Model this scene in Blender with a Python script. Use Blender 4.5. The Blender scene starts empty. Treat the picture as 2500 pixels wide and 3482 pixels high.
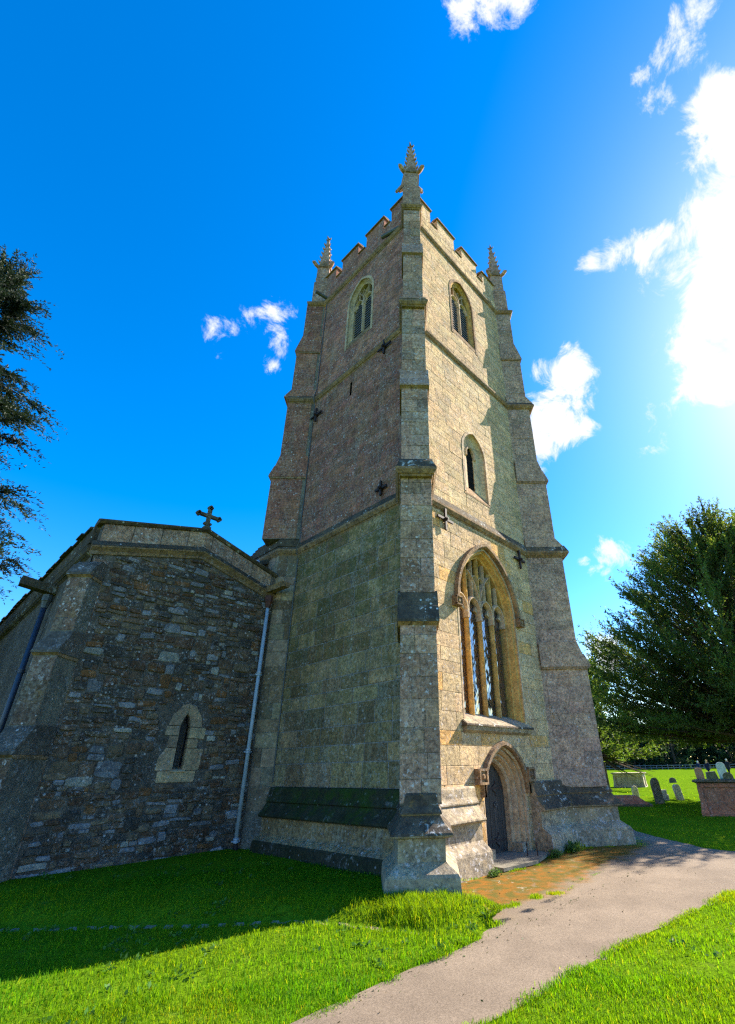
import bpy, bmesh, math, random
import numpy as np
from mathutils import Vector, Matrix
from mathutils.geometry import tessellate_polygon
random.seed(7); RNG = np.random.default_rng(7)
SC = bpy.context.scene
COL = SC.collection
S2 = math.sqrt(2)

# ------------------------------------------------------------------ camera
cam_d = bpy.data.cameras.new('camera'); cam = bpy.data.objects.new('camera', cam_d); COL.objects.link(cam)
CAM = Vector((-6.939, -6.477, 1.785))
cr = Vector((0.67267, -0.73967, -0.020116)); cu = Vector((-0.318209, -0.313715, 0.894609)); cf = Vector((0.668026, 0.595376, 0.446396))
M = Matrix((cr, cu, -cf)).transposed().to_4x4(); M.translation = CAM
cam.matrix_world = M
cam_d.sensor_fit = 'HORIZONTAL'; cam_d.sensor_width = 36.0
cam_d.lens = 1566.8 / 2500 * 36.0
cam_d.shift_x = -0.07807; cam_d.shift_y = 0.03266
cam_d.clip_start = 0.05; cam_d.clip_end = 3000
SC.camera = cam

# ------------------------------------------------------------------ light and sky
SUN_AZ, SUN_EL = math.radians(-17.0), math.radians(37.0)
sdir = Vector((math.cos(SUN_EL) * math.cos(SUN_AZ), math.cos(SUN_EL) * math.sin(SUN_AZ), math.sin(SUN_EL)))
sun_d = bpy.data.lights.new('sun', 'SUN'); sun = bpy.data.objects.new('sun', sun_d); COL.objects.link(sun)
sun.rotation_euler = sdir.to_track_quat('Z', 'Y').to_euler(); sun.location = (30, -10, 40)
sun_d.energy = 5.0; sun_d.angle = math.radians(0.5); sun_d.color = (1.0, 0.91, 0.76)
SC.view_settings.view_transform = 'Standard'; SC.view_settings.look = 'None'
SC.cycles.max_bounces = 6; SC.cycles.diffuse_bounces = 3; SC.cycles.glossy_bounces = 2; SC.cycles.transmission_bounces = 3; SC.cycles.adaptive_threshold = .01; SC.cycles.use_denoising = False; SC.cycles.filter_width = 1.3
SC.view_settings.exposure = 1.65; SC.view_settings.gamma = 1.0
SC.view_settings.use_curve_mapping = False

world = bpy.data.worlds.new('World'); SC.world = world; world.use_nodes = True
wt = world.node_tree; wt.nodes.clear()
def wn(t, **k):
    n = wt.nodes.new(t)
    for a, b in k.items(): setattr(n, a, b)
    return n
def wl(a, b): wt.links.new(a, b)
sky = wn('ShaderNodeTexSky', sky_type='NISHITA', sun_disc=False)
sky.sun_elevation = SUN_EL; sky.sun_rotation = math.pi / 2 - SUN_AZ
sky.altitude = 200; sky.air_density = 1.0; sky.dust_density = 0.38; sky.ozone_density = 2.2
hs = wn('ShaderNodeHueSaturation'); hs.inputs['Saturation'].default_value = 1.50; hs.inputs['Value'].default_value = 1.0
hs.inputs['Hue'].default_value = 0.506
wl(sky.outputs[0], hs.inputs['Color'])
tc = wn('ShaderNodeTexCoord')
# clouds: patches of broken cumulus at their places in the sky (directions in the world)
CLOUDS = [((.2362, .1033, .9662), .015, .9), ((.2598, .0800, .9625), .017, 1.1), ((.2757, .0500, .9600), .016, 1.0), ((.262, .102, .9599), .009, .6),
          ((.4373, -.1129, .8922), .017, .70), ((.4477, -.0862, .8900), .017, .70), ((.4503, -.0612, .8908), .014, .62), ((.4724, -.0545, .8797), .014, .58),
          ((.5326, -.1157, .8384), .020, 1.2), ((.5574, -.1005, .8241), .022, 1.2), ((.6096, -.0972, .7867), .024, 1.2), ((.6403, -.0724, .7647), .030, 1.3), ((.6811, -.0412, .7310), .024, 1.1), ((.7253, -.0396, .6873), .036, 1.4), ((.7316, -.0024, .6817), .024, 1.15), ((.7608, .0355, .6480), .020, 1.0), ((.7935, .0785, .6035), .013, .7), ((.7947, .0183, .6068), .028, 1.2),
          ((.59, -.19, .785), .045, 1.2), ((.69, -.15, .708), .06, 1.3), ((.78, -.09, .62), .05, 1.2),
          ((.5921, .1114, .7981), .014, .85), ((.6008, .0870, .7947), .015, .86), ((.6142, .0543, .7873), .014, .80), ((.6288, .0239, .7772), .016, .85), ((.6320, -.0035, .7749), .016, .85), ((.6683, .0076, .7439), .020, .92), ((.650, .035, .759), .016, .8),
          ((.6677, .2735, .6923), .018, .9), ((.6944, .2304, .6818), .022, 1.2), ((.7302, .2258, .6449), .018, 1.0), ((.7098, .2839, .6447), .024, 1.3), ((.7496, .2715, .6037), .022, 1.1), ((.7448, .3342, .5775), .020, 1.0), ((.6684, .2220, .7099), .011, .7),
          ((.8808, .2882, .3756), .015, .8), ((.8927, .2577, .3697), .016, .85), ((.8843, .3145, .3451), .012, .6), ((.8692, .3326, .3658), .007, .45), ((.9111, .3659, .1897), .028, .95),
          ((.2544, .5891, .7669), .014, .68), ((.2715, .5719, .7741), .011, .55), ((.2757, .6104, .7425), .014, .66), ((.2966, .6171, .7288), .012, .6), ((.2189, .6265, .7480), .013, .62), ((.236, .608, .758), .011, .58), ((.203, .648, .734), .011, .55), ((.1885, .6682, .7197), .013, .60), ((.2061, .6804, .7032), .010, .52), ((.2929, .6458, .7051), .009, .48),
          ((.8131, .1514, .5621), .02, .42), ((.8013, .1000, .5898), .02, .46), ((.93, -.12, .35), .05, .9), ((-.55, -.6, .58), .06, .9), ((-.2, -.85, .48), .06, .8), ((-.85, -.2, .48), .05, .8), ((.35, -.78, .52), .06, .8)]
acc = None
for d, w, a in CLOUDS:
    v = Vector(d).normalized()
    dp = wn('ShaderNodeVectorMath', operation='DISTANCE'); dp.inputs[1].default_value = v; wl(tc.outputs['Generated'], dp.inputs[0])
    mr = wn('ShaderNodeMapRange', interpolation_type='SMOOTHERSTEP'); mr.inputs[1].default_value = w * 3.9; mr.inputs[2].default_value = 0.0
    mr.inputs[3].default_value = 0.0; mr.inputs[4].default_value = a * 1.08; wl(dp.outputs['Value'], mr.inputs[0])
    if acc is None: acc = mr.outputs[0]
    else:
        m = wn('ShaderNodeMath', operation='MAXIMUM'); wl(acc, m.inputs[0]); wl(mr.outputs[0], m.inputs[1]); acc = m.outputs[0]
nz = wn('ShaderNodeTexNoise'); nz.inputs['Scale'].default_value = 13; nz.inputs['Detail'].default_value = 10; nz.inputs['Roughness'].default_value = .68; nz.inputs['Distortion'].default_value = .5
wl(tc.outputs['Generated'], nz.inputs['Vector'])
ma = wn('ShaderNodeMath', operation='MULTIPLY_ADD'); ma.inputs[1].default_value = 3.6; ma.inputs[2].default_value = -2.22; wl(nz.outputs['Fac'], ma.inputs[0])
ad = wn('ShaderNodeMath', operation='ADD'); wl(ma.outputs[0], ad.inputs[0]); wl(acc, ad.inputs[1])
cl = wn('ShaderNodeMapRange', interpolation_type='SMOOTHSTEP'); cl.inputs[1].default_value = 0.0; cl.inputs[2].default_value = 0.75; wl(ad.outputs[0], cl.inputs[0])
# no cloud where no patch is
gate = wn('ShaderNodeMapRange'); gate.inputs[1].default_value = 0.02; gate.inputs[2].default_value = 0.22; wl(acc, gate.inputs[0])
gm = wn('ShaderNodeMath', operation='MULTIPLY'); wl(cl.outputs[0], gm.inputs[0]); wl(gate.outputs[0], gm.inputs[1])
mx = wn('ShaderNodeMix', data_type='RGBA'); wl(gm.outputs[0], mx.inputs['Factor']); wl(hs.outputs[0], mx.inputs[6]); mx.inputs[7].default_value = (3.0, 3.05, 3.15, 1)
bg = wn('ShaderNodeBackground'); bg.inputs['Strength'].default_value = 0.118; wl(mx.outputs[2], bg.inputs['Color'])
wo = wn('ShaderNodeOutputWorld'); wl(bg.outputs[0], wo.inputs['Surface'])

# ------------------------------------------------------------------ materials
def new_mat(name):
    m = bpy.data.materials.new(name); m.use_nodes = True; nt = m.node_tree; nt.nodes.clear()
    return m, nt
class NB:
    def __init__(s, name):
        s.m, s.t = new_mat(name); s.geo = s.n('ShaderNodeNewGeometry'); s.pos = s.geo.outputs['Position']
    def n(s, t, **k):
        n = s.t.nodes.new(t)
        for a, b in k.items(): setattr(n, a, b)
        return n
    def l(s, a, b): s.t.links.new(a, b)
    def noise(s, scale, detail=4, rough=.6, vec=None, dist=0.0):
        n = s.n('ShaderNodeTexNoise'); n.inputs['Scale'].default_value = scale; n.inputs['Detail'].default_value = detail
        n.inputs['Roughness'].default_value = rough; n.inputs['Distortion'].default_value = dist
        s.l(vec or s.pos, n.inputs['Vector']); return n.outputs['Fac']
    def ramp(s, f, a, b, smooth=True):
        r = s.n('ShaderNodeMapRange', interpolation_type='SMOOTHSTEP' if smooth else 'LINEAR'); r.inputs[1].default_value = a; r.inputs[2].default_value = b
        s.l(f, r.inputs[0]); return r.outputs[0]
    def mix(s, f, a, b, mode='MIX'):
        r = s.n('ShaderNodeMix', data_type='RGBA', blend_type=mode)
        if isinstance(f, (int, float)): r.inputs[0].default_value = f
        else: s.l(f, r.inputs[0])
        for i, c in ((6, a), (7, b)):
            if isinstance(c, tuple): r.inputs[i].default_value = (*c, 1)
            else: s.l(c, r.inputs[i])
        return r.outputs[2]
    def math(s, op, a, b=None):
        r = s.n('ShaderNodeMath', operation=op)
        for i, c in ((0, a), (1, b)):
            if c is None: continue
            if isinstance(c, (int, float)): r.inputs[i].default_value = c
            else: s.l(c, r.inputs[i])
        return r.outputs[0]
    def attr(s, name='tint'):
        a = s.n('ShaderNodeAttribute'); a.attribute_name = name; return a.outputs['Color']
    def bump(s, h, strength=.4, dist=.02):
        b = s.n('ShaderNodeBump'); b.inputs['Strength'].default_value = strength; b.inputs['Distance'].default_value = dist
        s.l(h, b.inputs['Height']); return b.outputs[0]
    def out(s, color, rough=.9, normal=None, metal=0.0, spec=.3, trans=None):
        p = s.n('ShaderNodeBsdfPrincipled')
        if isinstance(color, tuple): p.inputs['Base Color'].default_value = (*color, 1)
        else: s.l(color, p.inputs['Base Color'])
        if isinstance(rough, (int, float)): p.inputs['Roughness'].default_value = rough
        else: s.l(rough, p.inputs['Roughness'])
        p.inputs['Metallic'].default_value = metal; p.inputs['Specular IOR Level'].default_value = spec
        if normal: s.l(normal, p.inputs['Normal'])
        sh = p.outputs[0]
        if trans:
            tb = s.n('ShaderNodeBsdfTranslucent')
            if isinstance(trans[0], tuple): tb.inputs['Color'].default_value = (*trans[0], 1)
            else: s.l(trans[0], tb.inputs['Color'])
            ms = s.n('ShaderNodeMixShader'); ms.inputs[0].default_value = trans[1]; s.l(sh, ms.inputs[1]); s.l(tb.outputs[0], ms.inputs[2]); sh = ms.outputs[0]
        o = s.n('ShaderNodeOutputMaterial'); s.l(sh, o.inputs['Surface']); return s.m
    def sep(s):
        x = s.n('ShaderNodeSeparateXYZ'); s.l(s.pos, x.inputs[0]); return x.outputs

def stone(name, c1, c2, pale=.25, dark=.3, orange=.08, moss=None, ps=9, ds=16, bumpst=.55, streak=0.0, palec=(.54, .50, .50), con=1.0, pm=(.32, .60)):
    b = NB(name)
    col = b.mix(b.ramp(b.noise(1.1, 6, .65), .35, .65), c1, c2)
    g = b.noise(15, 7, .82); g2 = b.noise(4.2, 5, .7)
    lo = tuple(1 - con * k for k in (.50, .52, .53)); hi = tuple(1 + con * k for k in (.48, .44, .36))
    col = b.mix(1.0, col, b.mix(b.ramp(g, .33, .67, False), lo, hi), 'MULTIPLY')
    col = b.mix(1.0, col, b.mix(b.ramp(g2, .32, .68), (.74, .74, .76), (1.18, 1.16, 1.10)), 'MULTIPLY')
    col = b.mix(1.0, col, b.attr(), 'MULTIPLY')
    if dark:
        f = b.math('MULTIPLY', b.ramp(b.noise(ds, 7, .78, dist=.4), .53, .60), b.ramp(b.noise(.8, 4, .6), .30, .60)); f = b.math('MULTIPLY', f, dark)
        col = b.mix(f, col, (.045, .04, .04))
    if pale:
        f = b.math('MULTIPLY', b.ramp(b.noise(ps, 8, .80, dist=.8), .54, .60), b.ramp(b.noise(1.7, 3), *pm)); f = b.math('MULTIPLY', f, pale)
        col = b.mix(f, col, palec)
        v = b.n('ShaderNodeTexVoronoi'); v.inputs['Scale'].default_value = 7.5; b.l(b.pos, v.inputs['Vector'])
        f = b.math('MULTIPLY', b.ramp(b.math('ADD', v.outputs['Distance'], b.math('MULTIPLY', g, .12)), .27, .19), b.ramp(b.noise(2.3, 2), .50, .57)); f = b.math('MULTIPLY', f, min(1, pale * 1.3))
        col = b.mix(f, col, palec)
    if orange:
        f = b.math('MULTIPLY', b.ramp(b.noise(5, 7, .75), .55, .66), orange); col = b.mix(f, col, (.40, .22, .05))
    if streak:
        x = b.sep(); cv = b.n('ShaderNodeCombineXYZ'); b.l(x[0], cv.inputs[0]); b.l(x[1], cv.inputs[1]); b.l(b.math('MULTIPLY', x[2], .12), cv.inputs[2])
        f = b.math('MULTIPLY', b.ramp(b.noise(3.5, 5, .6, vec=cv.outputs[0]), .50, .66), b.ramp(g, .42, .58)); f = b.math('MULTIPLY', f, streak); col = b.mix(f, col, (.34, .38, .34))
    if moss:
        z = b.sep()[2]; zz = b.math('ADD', z, b.math('MULTIPLY', b.noise(1.3, 5), 4.0))
        f = b.math('MULTIPLY', b.ramp(zz, moss[1] + 2, moss[0] + 2), b.ramp(b.noise(3.4, 7, .75), .40, .60)); f = b.math('MULTIPLY', f, moss[3])
        col = b.mix(f, col, moss[2])
    h = b.math('ADD', g, b.math('MULTIPLY', g2, 1.2))
    return b.out(col, .93, b.bump(h, bumpst, .035), spec=.15)

MT = {}
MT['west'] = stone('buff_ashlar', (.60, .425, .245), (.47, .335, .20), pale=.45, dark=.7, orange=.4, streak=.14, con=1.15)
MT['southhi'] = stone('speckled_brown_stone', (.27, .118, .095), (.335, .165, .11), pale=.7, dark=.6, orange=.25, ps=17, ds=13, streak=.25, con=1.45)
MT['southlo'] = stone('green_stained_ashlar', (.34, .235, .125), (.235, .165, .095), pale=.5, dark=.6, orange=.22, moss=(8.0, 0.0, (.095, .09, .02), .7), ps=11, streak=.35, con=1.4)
MT['butt'] = stone('lichened_ashlar', (.46, .295, .215), (.31, .195, .15), pale=.85, dark=.6, orange=.25, ps=12, streak=.3, con=1.4)
MT['buttR'] = stone('grey_brown_ashlar', (.46, .325, .255), (.33, .235, .20), pale=.6, dark=.8, orange=.2, ps=18, ds=20, con=1.4)
MT['trim'] = stone('string_stone', (.31, .195, .11), (.20, .135, .085), pale=.3, dark=.8, orange=.35, ds=8, con=1.2)
MT['weather'] = stone('black_weathered_stone', (.07, .056, .045), (.12, .095, .07), pale=.9, dark=.5, orange=.3, ps=5.5, palec=(.58, .58, .55), pm=(.50, .66))
MT['plinth'] = stone('plinth_stone', (.36, .29, .20), (.27, .225, .17), pale=.6, dark=.6, orange=.2, ps=7, ds=9)
MT['plinthS'] = stone('shade_dark_mossy_plinth_stone', (.045, .042, .03), (.03, .035, .018), pale=.3, dark=.5, orange=.05, moss=(2.0, .3, (.03, .062, .006), .9), ps=7, pm=(.5, .66))  # near-black base has the gully's shade painted in; the green on it is moss
MT['ochre'] = stone('ochre_reveal_stone', (.56, .34, .10), (.46, .30, .12), pale=.12, dark=.25, orange=.6, bumpst=.25)
MT['pale'] = stone('pale_dressed_stone', (.52, .38, .25), (.43, .32, .23), pale=.35, dark=.3, orange=.3, bumpst=.3)
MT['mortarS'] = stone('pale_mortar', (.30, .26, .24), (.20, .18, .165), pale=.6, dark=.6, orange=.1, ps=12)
MT['mortar'] = stone('mortar', (.20, .18, .15), (.14, .125, .11), pale=.5, dark=.5, orange=.05, ps=12)
MT['rubble'] = stone('rubble_stone', (.30, .29, .28), (.22, .21, .20), pale=.55, dark=.5, orange=.08, ps=13, ds=14)
MT['rmortar'] = stone('rubble_mortar', (.14, .115, .10), (.09, .075, .065), pale=.5, dark=.5, orange=.05, ps=14)
MT['tomb'] = stone('tomb_stone', (.58, .50, .36), (.46, .41, .32), pale=.5, dark=.4, orange=.15)
MT['redtomb'] = stone('pink_sandstone_tomb', (.42, .17, .11), (.36, .19, .13), pale=.35, dark=.3, orange=.2, ps=6)
MT['slab'] = stone('dark_gravestone', (.13, .12, .085), (.09, .085, .07), pale=.4, dark=.4, orange=.2)
MT['whitestone'] = stone('white_gravestone', (.55, .56, .55), (.45, .46, .46), pale=.4, dark=.25, orange=.03)

def simple(name, c, rough=.6, metal=0., spec=.4, var=.25, sc=12, bs=.1):
    b = NB(name); n = b.noise(sc, 5)
    lo = tuple(x * (1 - var) for x in c); hi = tuple(min(1, x * (1 + var)) for x in c)
    return b.out(b.mix(b.ramp(n, .3, .7), lo, hi), rough, b.bump(n, bs, .01), metal, spec)
MT['iron'] = simple('rusty_iron', (.035, .02, .018), .7, .2)
MT['lead'] = simple('lead_sheet', (.10, .105, .11), .55, .3)
MT['pipegrey'] = simple('grey_painted_pipe', (.36, .42, .50), .45, 0, .5, .12)
MT['pipeblue'] = simple('dark_painted_pipe', (.03, .04, .07), .4, 0, .5, .12)
MT['hopper'] = simple('rusty_red_hopper', (.10, .035, .025), .7)
MT['louvre'] = simple('dark_timber_louvre', (.17, .16, .16), .7)
MT['dark'] = simple('dark_interior', (.008, .008, .009), .95, 0, .05)
MT['roof'] = simple('stone_slate_roof', (.09, .08, .07), .85, 0, .2, .4, 6, .4)
b = NB('oak_door'); x = b.sep(); cv = b.n('ShaderNodeCombineXYZ'); b.l(b.math('MULTIPLY', x[0], 30), cv.inputs[0]); b.l(b.math('MULTIPLY', x[2], 1.4), cv.inputs[2])
n = b.noise(1.4, 6, .65, vec=cv.outputs[0])
MT['door'] = b.out(b.mix(1.0, b.mix(b.ramp(n, .3, .7), (.016, .012, .011), (.055, .046, .042)), b.attr(), 'MULTIPLY'), .62, b.bump(n, .4, .01), 0, .35)
b = NB('leaded_glass'); MT['glass'] = b.out((.014, .018, .026), .05, None, 0, 1.0); next(n for n in MT['glass'].node_tree.nodes if n.type == 'BSDF_PRINCIPLED').inputs['IOR'].default_value = 2.1
# bark and leaves
b = NB('bark'); n = b.noise(7, 6, .7); MT['bark'] = b.out(b.mix(b.ramp(n, .3, .7), (.035, .025, .018), (.11, .08, .055)), .95, b.bump(n, .8, .04), 0, .1)
def leafmat(name, c, t, f=.35):
    b = NB(name); col = b.mix(1.0, c, b.attr(), 'MULTIPLY'); tcol = b.mix(1.0, t, b.attr(), 'MULTIPLY')
    return b.out(col, .6, None, 0, .08 if 'grass' in name else .25, (tcol, f))
MT['yew'] = leafmat('yew_leaf', (.034, .058, .012), (.15, .21, .02), .33)
MT['yewlight'] = leafmat('light_yew_leaf', (.055, .095, .016), (.16, .24, .02), .35)
MT['cyp'] = leafmat('cypress_leaf', (.012, .022, .010), (.03, .05, .015), .15)
MT['hedge'] = leafmat('hedge_leaf', (.025, .045, .014), (.05, .09, .02), .25)
MT['grass'] = leafmat('grass_blade', (.10, .215, .004), (.26, .44, .004), .5)
MT['plant'] = leafmat('weed_leaf', (.05, .11, .02), (.12, .22, .03), .3)
# ground materials
b = NB('turf'); n1 = b.noise(.9, 5); n2 = b.noise(14, 6, .7)
col = b.mix(b.ramp(n1, .35, .65), (.085, .165, .006), (.12, .205, .008)); col = b.mix(b.ramp(n2, .45, .75), col, (.045, .085, .006))
n3 = b.noise(3.2, 5); col = b.mix(b.math('MULTIPLY', b.ramp(n3, .58, .72), .4), col, (.13, .16, .03))
MT['turf'] = b.out(col, 1.0, b.bump(b.math('ADD', n2, b.noise(3, 4)), .8, .05), 0, .0)
b = NB('earth'); n2 = b.noise(16, 6, .7); MT['earth'] = b.out(b.mix(b.ramp(n2, .3, .7), (.14, .10, .065), (.38, .29, .19)), .95, b.bump(n2, .8, .03), 0, .1)
b = NB('path_tarmac'); x = b.sep(); g = b.noise(48, 6, .85); n1 = b.noise(1.2, 6, .6); n2 = b.noise(9, 6, .7)
col = b.mix(b.ramp(g, .25, .75), (.125, .096, .069), (.275, .215, .160)); col = b.mix(1.0, col, b.mix(b.ramp(n1, .3, .7), (.82, .80, .78), (1.1, 1.08, 1.05)), 'MULTIPLY')
col = b.mix(b.math('MULTIPLY', b.ramp(n2, .60, .74), .45), col, (.11, .085, .06))
# moss growing on the apron between the tower foot and the path
edge = b.math('ADD', x[1], b.math('MULTIPLY', n1, 1.5)); edge = b.math('ADD', edge, b.math('MULTIPLY', x[0], -.05))
mm = b.math('MULTIPLY', b.ramp(edge, -1.45, -.95), b.ramp(x[0], 7.2, 5.6)); mm = b.math('MULTIPLY', mm, b.ramp(x[0], -1.15, -.6))
mp = b.math('MULTIPLY', mm, b.ramp(b.noise(3.1, 7, .7, dist=.6), .24, .46))
col = b.mix(mp, col, b.mix(b.ramp(b.noise(5.5, 5), .35, .62), (.21, .085, .005), (.09, .075, .007)))
ed2 = b.math('MULTIPLY', b.math('MULTIPLY', mm, b.ramp(b.noise(4.2, 6, .7, dist=1),   .62, .68)), .8); col = b.mix(ed2, col, (.36, .31, .23))
MT['path'] = b.out(col, .92, b.bump(b.math('ADD', g, b.math('MULTIPLY', n2, .6)), .5, .015), 0, .15)
b = NB('flagstone'); n2 = b.noise(10, 6, .7); MT['flag'] = b.out(b.mix(b.ramp(n2, .3, .7), (.12, .11, .085), (.22, .195, .15)), .9, b.bump(n2, .4, .02), 0, .2)
def cloth(name, c): return simple(name, c, .85, 0, .1, .2, 30)
MT['coat'] = cloth('navy_coat', (.012, .016, .04)); MT['legs'] = cloth('black_leggings', (.008, .008, .01)); MT['skin'] = cloth('skin', (.45, .27, .19)); MT['blond'] = cloth('fair_hair', (.50, .28, .12)); MT['whitehair'] = cloth('white_hair', (.6, .57, .52)); MT['darkcloth'] = cloth('dark_jacket', (.02, .022, .03)); MT['jacket'] = cloth('blue_jacket', (.015, .03, .09)); MT['shoe'] = cloth('pale_shoes', (.3, .22, .17))
MT['fencewhite'] = simple('weathered_fence', (.10, .12, .15), .8)

# ------------------------------------------------------------------ helpers
def V(*a): return Vector(a)
class MB:
    def __init__(s): s.v = []; s.f = []; s.t = []
    def add(s, vs, fs, tint=(1, 1, 1)):
        o = len(s.v); s.v += [tuple(p) for p in vs]; s.f += [tuple(i + o for i in q) for q in fs]; s.t += [tint] * len(vs); return s
    def quad(s, a, b, c, d, tint=(1, 1, 1)): return s.add((a, b, c, d), ((0, 1, 2, 3),), tint)
    def prism(s, base, vec, tint=(1, 1, 1)):      # base: list of points (planar polygon), extruded by vec
        n = len(base); vec = Vector(vec); top = [Vector(p) + vec for p in base]
        return s.add(list(base) + top, [tuple(range(n))[::-1], tuple(range(n, 2 * n))] + [(i, (i + 1) % n, n + (i + 1) % n, n + i) for i in range(n)], tint)
    def box(s, x0, x1, y0, y1, z0, z1, tint=(1, 1, 1)):
        return s.prism([V(x0, y0, z0), V(x1, y0, z0), V(x1, y1, z0), V(x0, y1, z0)], (0, 0, z1 - z0), tint)
    def tube(s, pts, r, n=8, tint=(1, 1, 1), caps=True):
        pts = [Vector(p) for p in pts]; rs = r if isinstance(r, (list, tuple)) else [r] * len(pts); vs = []; fs = []
        prev = None
        for i, p in enumerate(pts):
            t = (pts[min(i + 1, len(pts) - 1)] - pts[max(i - 1, 0)]).normalized()
            a = prev if prev is not None and abs(prev.dot(t)) < .95 else (V(0, 0, 1) if abs(t.z) < .9 else V(1, 0, 0))
            a = (a - t * a.dot(t)).normalized(); prev = a; bb = t.cross(a)
            for k in range(n):
                q = 2 * math.pi * k / n; vs.append(p + (a * math.cos(q) + bb * math.sin(q)) * rs[i])
        for i in range(len(pts) - 1):
            for k in range(n): fs.append((i * n + k, i * n + (k + 1) % n, (i + 1) * n + (k + 1) % n, (i + 1) * n + k))
        if caps: fs.append(tuple(range(n))[::-1]); fs.append(tuple(range((len(pts) - 1) * n, len(pts) * n)))
        return s.add(vs, fs, tint)
    def lathe(s, c, prof, n=10, tint=(1, 1, 1)):
        vs = []; fs = []
        for r, z in prof:
            for k in range(n): q = 2 * math.pi * k / n; vs.append((c[0] + r * math.cos(q), c[1] + r * math.sin(q), c[2] + z))
        for i in range(len(prof) - 1):
            for k in range(n): fs.append((i * n + k, i * n + (k + 1) % n, (i + 1) * n + (k + 1) % n, (i + 1) * n + k))
        fs.append(tuple(range(n))[::-1]); fs.append(tuple(range((len(prof) - 1) * n, len(prof) * n)))
        return s.add(vs, fs, tint)
    def obj(s, name, mat, parent=None, smooth=False): return mkobj(name, s.v, s.f, mat, parent, s.t, smooth)
ROOTLOC = {}
def mkobj(name, v, f, mat, parent=None, tint=None, smooth=False):
    me = bpy.data.meshes.new(name); me.from_pydata([tuple(p) for p in v], [], f); me.update()
    a = me.color_attributes.new('tint', 'FLOAT_COLOR', 'POINT')
    if tint is None: arr = np.ones((len(v), 4), np.float32)
    else: arr = np.ones((len(v), 4), np.float32); arr[:, :3] = np.array(tint, np.float32).reshape(-1, 3)
    a.data.foreach_set('color', arr.ravel())
    if smooth: me.polygons.foreach_set('use_smooth', [True] * len(f))
    me.materials.append(MT[mat] if isinstance(mat, str) else mat)
    o = bpy.data.objects.new(name, me); COL.objects.link(o)
    if parent is not None: setparent(o, parent)
    return o
def setparent(o, p):
    o.parent = p
    if p.name in ROOTLOC: o.matrix_parent_inverse = Matrix.Translation(-ROOTLOC[p.name])
def thing(name, label, cat, loc=(0, 0, 0), group=None, local=False, rotz=0):
    o = bpy.data.objects.new(name, None); COL.objects.link(o); o.location = loc; o.rotation_euler = (0, 0, rotz); o.empty_display_size = .3
    if not local: ROOTLOC[o.name] = Vector(loc)
    tag(o, label, cat, group); return o
def tag(o, label, cat, group=None, kind=None):
    if label: o['label'] = label
    if cat: o['category'] = cat
    if group: o['group'] = group
    if kind: o['kind'] = kind
    return o
def struct(o): o['kind'] = 'structure'; return o
def npquads(name, q, mat, tint, parent=None, nrm=None):
    """q: (n,4,3) array of quads, tint: (n,3)"""
    n = len(q); me = bpy.data.meshes.new(name); me.vertices.add(n * 4); me.vertices.foreach_set('co', q.reshape(-1).astype(np.float32))
    me.loops.add(n * 4); me.loops.foreach_set('vertex_index', np.arange(n * 4, dtype=np.int32))
    me.polygons.add(n); me.polygons.foreach_set('loop_start', np.arange(0, n * 4, 4, dtype=np.int32))
    try: me.polygons.foreach_set('loop_total', np.full(n, 4, dtype=np.int32))
    except Exception: pass
    me.update(calc_edges=True)
    a = me.color_attributes.new('tint', 'FLOAT_COLOR', 'POINT'); arr = np.ones((n, 4, 4), np.float32); arr[:, :, :3] = tint[:, None, :]
    a.data.foreach_set('color', arr.ravel()); me.materials.append(MT[mat])
    o = bpy.data.objects.new(name, me); COL.objects.link(o)
    if parent is not None: setparent(o, parent)
    return o
def rt(lo, hi): return random.uniform(lo, hi)
def tintv(lo=.8, hi=1.15, hue=.06):
    k = rt(lo, hi); return (k * (1 + rt(-hue, hue)), k, k * (1 + rt(-hue, hue)))

# ------------------------------------------------------------------ terrain
TR = [(-9.5, 8.5), (-5.02, 2.84), (-4.54, 2.12), (-3.53, 1.0), (-2.75, 0.19), (-2.51, -0.12), (-2.29, -0.44), (-2.05, -1.02), (-1.75, -1.75), (-1.2, -2.1)]
def dist_tr(x, y):
    """signed distance to the old kerb line, positive on the church side (numpy arrays)"""
    best = np.full(np.shape(x), 1e9); sg = np.ones(np.shape(x))
    for (ax, ay), (bx, by) in zip(TR[:-1], TR[1:]):
        dx, dy = bx - ax, by - ay; t = np.clip(((x - ax) * dx + (y - ay) * dy) / (dx * dx + dy * dy), 0, 1)
        px, py = x - ax - t * dx, y - ay - t * dy; d = np.hypot(px, py); c = dx * py - dy * px
        m = d < best; best = np.where(m, d, best); sg = np.where(m, np.sign(c), sg)
    return best * sg
def smooth01(t): t = np.clip(t, 0, 1); return t * t * (3 - 2 * t)
def ground_z(x, y):
    x = np.asarray(x, float); y = np.asarray(y, float)
    d = dist_tr(x, y)
    z = .12 * smooth01((d - .02) / .35) * smooth01((1.2 - x) / 1.5) * smooth01((x + 14) / 4)
    z = z - .035 * np.exp(-((d + .02) / .10) ** 2) * smooth01((-1.3 - x) / .5)
    z = z + .05 * smooth01((y - 3.5) / 2) * smooth01((-x) / 1.0)
    z = z + .012 * np.sin(1.7 * x + .6 * y) + .010 * np.sin(2.3 * y - .9 * x)
    return z + .012
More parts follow.
